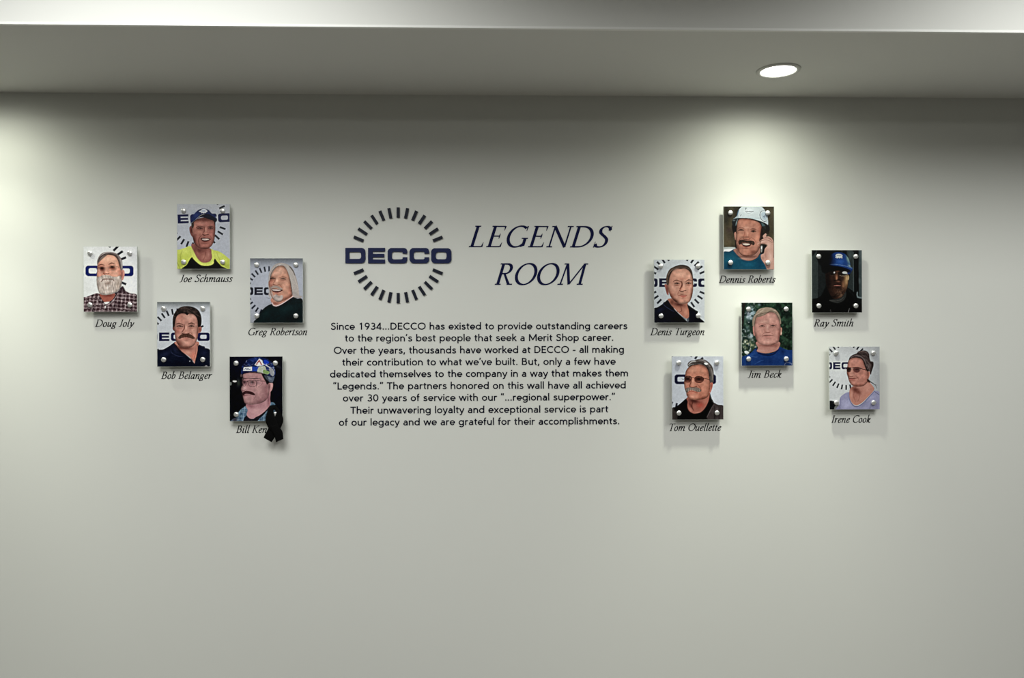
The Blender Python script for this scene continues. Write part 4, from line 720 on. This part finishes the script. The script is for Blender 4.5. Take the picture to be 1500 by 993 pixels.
def pic_bun():              # woman, hair bun, glasses, lilac top
    p = Pic(48, 34, 782, 950, 'b6bab9', 11)
    p.B('c8ccca', 200, 400, 260, 380, .8); p.G('8b8f90', 'r', 300, .6); p.G('9da09f', 't', 160, .3)
    p.LG(291, 312, .73, .78, 317, '171a48', 5)
    p.P('1b1e20', [40,830,130,835,180,850,150,960,40,960], 5); p.P('7a7f7d',[130,900,200,900,170,960,120,960],6)
    # top
    s = p.P('8f8faa', [180,975,190,880,200,790,240,740,320,700,350,760,370,850,430,900,520,870,600,790,690,690,730,680,790,730,790,975], 5)
    p.clip = s; p.B('a9a9c4', 300, 880, 90, 70, .7); p.B('74748f', 200, 850, 20, 120, .6); p.B('77778f', 560, 870, 110, 30, .5, -40); p.B('a2a2bb', 660, 780, 60, 30, .6, -40); p.B('6f6f88', 640, 930, 20, 60, .6, 20); p.B('7b7b93', 750, 880, 40, 80, .5); p.clip = None
    p.S('2c2e3c', [700,685,740,715,780,745], [4,7,5], .8, 4)
    p.P('b27e6e', [345,660,420,600,600,520,640,560,700,640,685,690,600,780,540,840,470,885,410,885,360,830,340,760], 6)
    p.S('6d6c86', [335,700,335,780,360,850,410,905,470,905,540,860,620,780,695,700], [8,12,13,13,13,13,12,8], .9, 5)
    p.B('5a2f29', 430, 670, 70, 44, .9, 40); p.B('6f4238', 470, 700, 50, 30, .8, 30); p.B('c58f7e', 600, 640, 50, 70, .7); p.B('a46b5d', 420, 760, 60, 70, .6); p.B('c79584', 370, 740, 20, 60, .7); p.S('7a4a3f', [410,690,400,760,430,840], [8,10,5], .5, 8); p.S('7a4a3f', [480,700,490,760,460,840],[6,10,5],.4,8); p.B('c48674', 600, 740, 60, 30, .5, -40)
    # head
    h = p.P('c08877', [310,320,325,240,360,200,440,190,520,200,560,260,590,340,620,400,620,500,600,560,540,610,450,620,380,600,345,560,328,520,315,470,300,420,305,370], 5)
    p.clip = h
    p.B('cf9684', 400, 250, 80, 44, .8); p.B('c68b79', 520, 450, 60, 60, .8); p.B('d29c89', 370, 440, 34, 40, .8); p.B('7d4539', 318, 460, 16, 60, .8); p.B('b07263', 530, 260, 34, 60, .5); p.B('8a5245', 480, 600, 100, 26, .6); p.B('c98f7d', 400, 570, 44, 22, .7); p.B('a86d5e', 590, 520, 30, 60, .5)
    p.clip = None
    p.P('c08472', [600,410,632,400,640,430,625,490,602,512,590,480], 5); p.B('8a5043', 612, 445, 9, 28, .6)
    # hair
    p.P('453a38', [330,235,345,190,390,155,450,130,470,105,530,90,590,98,628,140,635,200,650,245,690,260,692,320,670,380,655,440,640,430,632,395,600,395,575,350,555,290,530,230,480,200,400,195,350,215], 6)
    p.S('8a7a76', [355,200,420,165,500,175,560,230,590,310], [5,14,14,14,8], .6, 7); p.S('1f1817', [455,130,520,150,580,145,625,190], [8,14,14,8], .7, 7); p.S('95837c', [470,115,530,105,590,120], [4,9,4], .6, 5); p.S('7b6c68', [590,240,640,300,630,380], [6,18,8], .6, 8); p.S('231b1a', [640,260,680,300,660,400], [8,18,8], .8, 7); p.S('9a8a86', [600,290,620,330,600,370], [4,10,4], .6, 6); p.N('6f615d', 16, .4, 2, 40, .5, .8, p.P(None,[345,190,470,105,590,98,650,245,650,400,580,340,530,230,400,195],8))
    p.S('332a2a', [610,530,660,560,720,600,740,650], [14,12,7,3], .8, 4); p.S('4a4040', [620,520,700,580,745,600], [6,5,3], .7, 4); p.P('3a2724', [600,510,625,520,640,560,605,550], 6, .8)
    # glasses and face
    p.P('3a2420', [305,350,330,340,362,350,360,390,330,405,305,390], 6, .75); p.P('6a3f3c', [392,350,440,342,490,352,495,385,455,415,410,400], 6, .75); p.B('241615', 335, 362, 20, 10, .8); p.B('241615', 445, 364, 26, 10, .8); p.P('6e4a48',[430,375,480,372,470,405,430,402],6,.5)
    p.S('2b1c1a', [268,350,310,338,368,345], [5,9,8], .9, 3); p.S('2b1c1a', [385,345,440,336,500,350,560,372,615,382], [8,10,12,13,9], .95, 3); p.S('c9c1b4', [280,352,272,375,290,408], [5,8,4], .8, 3); p.S('d0bfae', [365,350,385,358,395,350], 6, .8); p.S('8c5f57', [392,355,405,395,450,415,490,395,498,355], 5, .8); p.S('c9b3a2', [490,355,495,380], 6, .7); p.S('6b4a42', [300,352,305,395,335,408,362,392],5,.8)
    p.B('d9a591', 372, 400, 20, 44, .8); p.B('d59d89', 370, 445, 28, 20, .9); p.S('6b332b', [338,462,360,474,395,466], [6,9,6], .7, 5)
    p.S('5f221f', [330,498,370,500,420,498,465,490], [5,9,8,4], .95, 4); p.B('b4625a', 375, 512, 40, 9, .9); p.B('955449', 380, 530, 40, 7, .5); p.S('8a5144', [430,460,465,490,470,520],[4,8,4],.4,6)
    p.face = (h, [(335, 362, 36, 24), (445, 366, 50, 26)], 0.34, (0.92, 0.9, 0.9))
    return p
# ---------------------------------------------------------------- the room
ZS, SD, ZU = 2.437, .654, 2.88                # underside of the soffit, its depth, main ceiling
XL, XR, YF = -4.2, 4.2, -6.2
wall_m = mat('wall_paint', (.845, .848, .828), .75, bump=.12, scale=420, var=.012, spec=.3)
ceil_m = mat('ceiling_paint', (.86, .86, .845), .85, bump=.08, scale=300, spec=.2)
floor_m = mat('carpet', (.38, .365, .34), .95, bump=.5, scale=500)
def wallbox(name, *b, m=wall_m): return obj(name, box(*b), m, kind='structure')
wallbox('wall_back', XL-.1, XR+.1, 0, .12, 0, 3.0)
dark_m = mat('slate_paint', (.42, .43, .44), .8, bump=.1, scale=420)
wallbox('wall_left', XL-.12, XL, YF, 0, 0, 3.0, m=dark_m); wallbox('wall_right', XR, XR+.12, YF, 0, 0, 3.0, m=dark_m); wallbox('wall_front', XL-.1, XR+.1, YF-.12, YF, 0, 3.0, m=dark_m)
wallbox('floor', XL-.1, XR+.1, YF-.1, .1, -.1, 0, m=floor_m)
wallbox('ceiling', XL-.1, XR+.1, YF-.1, .1, ZU, ZU+.1, m=ceil_m)
o = wallbox('trim_1', XL, XR, -SD, 0, ZS, ZU, m=ceil_m); o['label'] = 'dropped grey soffit along the top of the wall'
o = wallbox('baseboard_back', XL, XR, -.014, 0, 0, .1, m=mat('baseboard_vinyl', (.3, .3, .31), .6))
o = obj('trim_2', box(XL, XR, -SD-.0015, -SD+.01, ZS-.0012, ZS+.006, .0006), mat('corner_bead', (.93, .93, .92), .6), kind='structure')
# ---------------------------------------------------------------- recessed downlights
white_m = mat('lamp_trim_enamel', (.82, .82, .80), .4, bump=.02)
def emission(name, c, s):
    m = bpy.data.materials.new(name); m.use_nodes = True; nt = m.node_tree; nt.nodes.clear()
    e = nt.nodes.new('ShaderNodeEmission'); e.inputs[0].default_value = (*c, 1); e.inputs[1].default_value = s; out = nt.nodes.new('ShaderNodeOutputMaterial'); nt.links.new(e.outputs[0], out.inputs[0]); return m
lens_m = emission('lit_diffuser', (1, 1, .93), 9)
def downlight(x, y, label):
    t = empty('ceiling_downlight', (x, y, ZS), label=label, category='ceiling light')
    obj('trim_ring', lathe([(.0595, -.0015), (.0600, -.0045), (.064, -.0060), (.0725, -.0050), (.0750, -.0020), (.0755, 0), (.0595, 0), (.0595, -.0015)], 56, 'Z'), white_m, t, True)
    obj('diffuser', lathe([(0, -.0040), (.03, -.0038), (.0590, -.0020), (.0590, -.0005), (0, -.0005)], 56, 'Z'), lens_m, t, True, label='glowing white round diffuser')
    for cone, watts in BEAMS:
        L = bpy.data.lights.new('downlight_lamp', 'SPOT'); L.energy = watts; L.color = (.965, 1, .84); L.spot_size = math.radians(cone); L.spot_blend = 1; L.shadow_soft_size = .035
        l = bpy.data.objects.new('downlight_lamp', L); l.location = (x, y, ZS-.012); col.objects.link(l)
p = at(1140, 103, 0); d = (p-cam.location); s = (ZS-ZC)/d.z; q = cam.location+d*s
downlight(q.x, q.y, 'lit round recessed light in the soffit')
downlight(q.x-2.9, q.y, 'second recessed light in the soffit, off to the left of the first')
# ---------------------------------------------------------------- wall logo: raised letters and a ring of dashes
navy_m = mat('navy_painted_acrylic', '101a44', .5, bump=.02, spec=.2); dash_m = mat('dark_painted_acrylic', '0f1424', .5, bump=.02, spec=.2)
ink_m = mat('navy_vinyl', '060c38', .7, bump=.02, spec=.12); black_m = mat('black_vinyl', '07091c', .7, bump=.02, spec=.12); cap_ink = mat('black_vinyl_caption', '050508', .7, bump=.02, spec=.12)
def solid(loops, y0, y1, bev=.0006):
    """flat-faced piece with holes, loops in wall metres (x, z)"""
    polys = [[Vector((a[0], a[1], 0)) for a in l] for l in loops]; flat = [v for l in polys for v in l]
    bm = bmesh.new(); fr = [bm.verts.new((v.x, y1, v.y)) for v in flat]; bk = [bm.verts.new((v.x, y0, v.y)) for v in flat]
    for t in tessellate_polygon(polys): 
        try: bm.faces.new([fr[i] for i in t]); bm.faces.new([bk[i] for i in reversed(t)])
        except ValueError: pass
    k = 0
    for l in polys:
        n = len(l)
        for i in range(n): a, b = k+i, k+(i+1) % n; bm.faces.new((fr[a], fr[b], bk[b], bk[a]))
        k += n
    return bm
def zoompt(x, y): p = at(490+x/5.842, 290+y/5.842, -.003); return p.x, p.z
c = at(490+546/5.842, 290+490/5.842)
logo = empty('wall_logo', c, label='navy company logo of five raised letters crossing a ring of dashes', category='logo')
cl = (c.x, c.z)
for loops in LOGO:
    ls = [[(lambda p: (p[0]-cl[0], p[1]-cl[1]))(zoompt(l[i], l[i+1])) for i in range(0, len(l), 2)] for l in loops]
    obj('letter', solid(ls, 0, -.005), navy_m, logo)
for k in range(32):
    an = k*11.25
    if min(an % 180, 180-an % 180) < 20: continue
    a = math.radians(an); pts = []
    for rr, ss in ((322, -13), (410, -13), (410, 13), (322, 13)):
        p = zoompt(545+rr*math.cos(a)-ss*math.sin(a), 490-rr*math.sin(a)-ss*math.cos(a)); pts.append((p[0]-cl[0], p[1]-cl[1]))
    obj('dash', solid([pts], 0, -.005), dash_m, logo, label='short dark dash of the ring')
# ---------------------------------------------------------------- lettering on the wall
def build_words(text, font, weight, shear, x0, x1, yl, yr, cap_px, parent, origin, m, split_letters, pname, wname):
    """set TEXT between two pixel columns on a base line, capitals CAP_PX pixels tall"""
    lay = layout(text, font, weight, shear)
    allp = np.concatenate([q for _, g in lay for ab in g for q in ab]); u0_, u1_ = allp[:, 0].min(), allp[:, 0].max()
    P0, P1 = at(x0, yl), at(x1, yr); top = at((x0+x1)/2, (yl+yr)/2-cap_px).z-at((x0+x1)/2, (yl+yr)/2).z
    sx = (P1.x-P0.x)/(u1_-u0_); sz = top/700; slope = (P1.z-P0.z)/(P1.x-P0.x)
    fx = lambda x, y: P0.x+(x-u0_)*sx-origin.x
    fz = lambda x, y: P0.z+(x-u0_)*sx*slope+y*sz-origin.z
    runs = []; cur = []
    for ch, g in lay:
        if split_letters:
            if g: runs.append(g)
        elif ch == ' ':
            if cur: runs.append(cur)
            cur = []
        else: cur = cur+g
    if cur: runs.append(cur)
    for g in runs:
        V, Fc = glyph_mesh(g, fx, fz); me = bpy.data.meshes.new(wname); me.from_pydata(V, [], Fc); me.update(); obj(wname, me, m, parent)
pen_big = lambda n: penw(n, 98, 46)
pen_small = lambda n: penw(n, 98, 54)
o_ = at(792, 375); t = empty('title_lettering', o_, label='large navy italic serif title in two lines right of the round logo', category='lettering')
build_words('LEGENDS', SER, pen_big, .30, 686.5, 897.5, 361.8, 362.3, 31, t, o_, ink_m, True, '', 'letter')
build_words('ROOM', SER, pen_big, .30, 724.5, 862, 417, 417, 31, t, o_, ink_m, True, '', 'letter')
BODY = [("Since 1934...DECCO has existed to provide outstanding careers", 484.5, 919, 483, 482.2), ("to the region's best people that seek a Merit Shop career.", 505.4, 898.3, 500.3, 499.1),
 ("Over the years, thousands have worked at DECCO - all making", 489, 914, 518.2, 516.6), ("their contribution to what we've built. But, only a few have", 501.4, 902, 535.6, 534),
 ("dedicated themselves to the company in a way that makes them", 483.4, 920, 552.9, 551.3), ('"Legends." The partners honored on this wall have all achieved', 488, 916.6, 570.6, 568.8),
 ('over 30 years of service with our "...regional superpower."', 502.3, 901, 588, 586), ("Their unwavering loyalty and exceptional service is part", 513.3, 891, 606, 603.8), ("of our legacy and we are grateful for their accomplishments.", 496.5, 907, 623.6, 621.3)]
o_ = at(702, 553); t = empty('paragraph_lettering', o_, label='nine centred lines of dark sans-serif text under the round logo', category='lettering')
for s_, x0, x1, yl, yr in BODY:
    c_ = at((x0+x1)/2, (yl+yr)/2); e = empty('text_line', c_-o_, t)
    build_words(s_, SANS, 112, 0, x0, x1, yl, yr, 10.2, e, c_, black_m, False, '', 'word')
# ---------------------------------------------------------------- portrait panels
board_m = mat('panel_edge', (.80, .82, .80), .25, bump=.01, coat=.4); steel_m = mat('brushed_aluminium', (.97, .97, .96), .3, .8, bump=.05, scale=700)
post_m = mat('standoff_barrel', (.75, .75, .75), .35, 1, bump=.03)
YP = -.025
def print_mat():
    m = bpy.data.materials.new('portrait_print'); m.use_nodes = True; nt = m.node_tree; b = nt.nodes['Principled BSDF']; a = nt.nodes.new('ShaderNodeVertexColor'); a.layer_name = 'ink'
    nt.links.new(a.outputs['Color'], b.inputs['Base Color']); b.inputs['Roughness'].default_value = .32; b.inputs['Specular IOR Level'].default_value = .2; return m
print_m = print_mat()
barrel = None
def panel(px, py, box_, pic, gain, label):
    """px, py: pixel of the zoomed crop's corner; box_: the panel in the crop's 9.93 px units"""
    global barrel
    S = 9.93; x0, y0, x1, y1 = box_
    A = at(px+x0/S, py+y0/S, YP); B = at(px+x1/S, py+y1/S, YP); C2 = at(px+x1/S, py+y0/S, YP); E2 = at(px+x0/S, py+y1/S, YP)
    w_, h_ = ((C2.x-A.x)+(B.x-E2.x))/2, ((A.z-E2.z)+(C2.z-B.z))/2; c = (A+B+C2+E2)/4; hw, hh = w_/2, h_/2
    t = empty('portrait_panel', (c.x, 0, c.z), label=label, category='photo panel', group='portrait panels of staff on the wall')
    obj('backing_board', box(-hw, hw, YP+.0002, YP+.0062, -hh, hh, .0006), board_m, t)
    pc = finish(pic()); C = pc.C/255.; C = np.where(C <= .04045, C/12.92, ((C+.055)/1.055)**2.4)*gain*np.array([.98, .965, 1.03]); C = np.clip(C, 0, .95)
    ny, nx = C.shape[:2]; xs = np.linspace(-hw+.0007, hw-.0007, nx); zs = np.linspace(hh-.0007, -hh+.0007, ny)
    X, Z = np.meshgrid(xs, zs); V = np.stack([X, np.full_like(X, YP-.0001), Z], -1).reshape(-1, 3)
    i = np.arange(nx*ny).reshape(ny, nx); Q = np.stack([i[1:, :-1], i[1:, 1:], i[:-1, 1:], i[:-1, :-1]], -1).reshape(-1, 4)
    me = bpy.data.meshes.new('print'); me.vertices.add(len(V)); me.vertices.foreach_set('co', V.ravel()); me.loops.add(Q.size); me.loops.foreach_set('vertex_index', Q.ravel())
    me.polygons.add(len(Q)); me.polygons.foreach_set('loop_start', np.arange(0, Q.size, 4)); me.update(calc_edges=True)
    at_ = me.color_attributes.new('ink', 'FLOAT_COLOR', 'POINT'); at_.data.foreach_set('color', np.concatenate([C, np.ones((ny, nx, 1))], -1).ravel().astype(np.float32))
    obj('print', me, print_m, t, label='printed portrait photograph')
    for sx in (-1, 1):
        for sz in (-1, 1):
            p_ = (sx*(hw-.0262), 0, sz*(hh-(.0255 if sz > 0 else .0262)))
            if barrel is None:
                b = obj('standoff', lathe([(0, -.0005), (.0085, -.0005), (.0085, YP+.0064), (0, YP+.0064)], 24), post_m, t, True, label='metal standoff barrel')
                q_ = obj('screw_cap', lathe([(.0088, 0), (.0092, -.0004), (.0093, -.0048), (.0086, -.0060), (.0055, -.0070), (0, -.0075)], 28), steel_m, b, True, label='round silver screw cap'); q_.location = (0, YP-.0002, 0); barrel = (b, q_); b.location = p_
            else:
                b = barrel[0].copy(); q_ = barrel[1].copy(); col.objects.link(b); col.objects.link(q_); b.parent = t; q_.parent = b; b.location = p_
    return t, c, hw, hh
PANELS = [
 (120, 360, (22, 10, 804, 962), pic_beard, 1.24, 'portrait panel of a man with a full grey beard and plaid shirt'),
 (257, 297, (22, 18, 792, 963), pic_cap, 1.42, 'portrait panel of a man in a blue cap and yellow shirt'),
 (363, 376, (32, 20, 803, 962), pic_longhair, 1.24, 'portrait panel of a smiling man with long grey hair and goatee'),
 (227, 440, (30, 20, 802, 962), pic_moustache_polo, 1.26, 'portrait panel of a dark-haired man with moustache and navy polo shirt'),
 (334, 520, (22, 20, 795, 962), pic_profile, 1.3, 'portrait panel of a man in a sticker-covered hard hat, ribbon on its corner'),
 (1056, 299, (38, 32, 776, 950), pic_phone, 0.67, 'portrait panel of a man in a white hard hat holding a phone'),
 (954, 377, (40, 32, 776, 950), pic_short_hair, 1.06, 'portrait panel of a clean-shaven man in a dark zip-neck top'),
 (1185, 363, (40, 30, 772, 942), pic_blue_hardhat, 0.68, 'portrait panel of a man in a blue hard hat before dark steel'),
 (1082, 440, (42, 30, 785, 950), pic_blue_tee, 0.78, 'portrait panel of a man in a blue T-shirt before green trees'),
 (981, 519, (32, 26, 782, 950), pic_glasses_jacket, 1.08, 'portrait panel of a man with glasses, grey moustache and grey jacket'),
 (1210, 504, (48, 34, 782, 950), pic_bun, 1.2, 'portrait panel of a woman with hair bun, glasses and lilac top')]
placed = {}
for a in PANELS: placed[a[3].__name__] = panel(*a)
NAMES = [('Doug Joly', 139.3, 197, 478.7, 478.4, 'the bearded man in plaid'), ('Joe Schmauss', 263, 341, 413, 412.8, 'the man in the blue cap'), ('Greg Robertson', 363.8, 450, 491, 490.8, 'the long-haired man'),
 ('Bob Belanger', 236, 311, 554.9, 554.7, 'the man in the navy polo shirt'), ('Bill Kenn', 345.7, 398, 633.9, 633.7, 'the man in the stickered hard hat'), ('Dennis Roberts', 1053, 1136.2, 414.2, 413.8, 'the man with the phone'),
 ('Denis Turgeon', 952.6, 1031.8, 491, 490.6, 'the man in the zip-neck top'), ('Ray Smith', 1192, 1250, 478.2, 477.8, 'the man in the blue hard hat'), ('Jim Beck', 1095, 1144.8, 553.2, 552.8, 'the man in the blue T-shirt'),
 ('Tom Ouellette', 981, 1056.7, 631, 630.6, 'the man in the grey jacket'), ('Irene Cook', 1217.8, 1275.3, 619, 618.6, 'the woman with the hair bun')]
for s_, x0, x1, yl, yr, who in NAMES:
    o_ = at((x0+x1)/2, yl); t = empty('name_caption', o_, label='small black italic name under the portrait of '+who, category='lettering', group='name captions under the portraits')
    build_words(s_, SER, pen_small, .30, x0, x1, yl, yr, 10.4, t, o_, cap_ink, False, '', 'word')
# ---------------------------------------------------------------- black mourning ribbon on the corner cap
rib_m = mat('black_satin_ribbon', (.012*8, .012*8, .1), .85, bump=.25, scale=900, spec=.08); rib_m.node_tree.nodes['Principled BSDF'].inputs['Base Color'].default_value = (.0018, .0018, .002, 1)
def rp(x, y, dy): p = at(320+x/6.62, 510+y/6.62, dy); return p
def band(pts):
    """pts: left edge x,y, right edge x,y, depth in the 6.62 px crop; smooth band with a little thickness"""
    q = spline([v for r in pts for v in r[:2]], False, 5); r_ = spline([v for r in pts for v in r[2:4]], False, 5); dd = np.interp(np.linspace(0, 1, len(q)), np.linspace(0, 1, len(pts)), [r[4] for r in pts])
    bm = bmesh.new(); rows = []
    for i in range(len(q)):
        row = []
        for u in np.linspace(0, 1, 6):
            x = q[i, 0]*(1-u)+r_[i, 0]*u; y = q[i, 1]*(1-u)+r_[i, 1]*u; row.append(bm.verts.new(rp(x, y, dd[i]-.0012*math.sin(math.pi*u))-rib_o))
        rows.append(row)
    for a, b in zip(rows, rows[1:]):
        for k in range(5): bm.faces.new((a[k], a[k+1], b[k+1], b[k]))
    return bm
rib_o = rp(548, 650, 0)
rib = empty('mourning_ribbon', rib_o, label='black folded ribbon hanging from the lower right corner of a portrait panel', category='ribbon')
# one strip: lower left tail, crossing, right side of the loop, top, left side, crossing, lower right tail
loop = [(508, 552, 556, 550, -.030), (480, 600, 532, 606, -.034), (455, 685, 548, 668, -.037), (470, 745, 575, 715, -.038), (500, 800, 592, 760, -.040)]
right_ = [(552, 550, 500, 562, -.030), (598, 604, 560, 612, -.033), (629, 685, 542, 676, -.035), (615, 748, 515, 720, -.036), (588, 800, 498, 762, -.037)]
tailR = [(500, 762, 572, 738, -.0402), (512, 800, 600, 775, -.041), (545, 860, 622, 815, -.041), (557, 912, 629, 880, -.039)]
tailL = [(515, 742, 592, 765, -.0372), (484, 775, 578, 805, -.038), (460, 820, 548, 858, -.037), (437, 868, 516, 911, -.035)]
for nm, pts in (('loop', right_), ('tail', tailL), ('loop', loop), ('tail', tailR)):
    o = obj(nm, band(pts), rib_m, rib, True, label='black satin '+nm+' of the ribbon'); md = o.modifiers.new('thickness', 'SOLIDIFY'); md.thickness = .0006; md.offset = 0
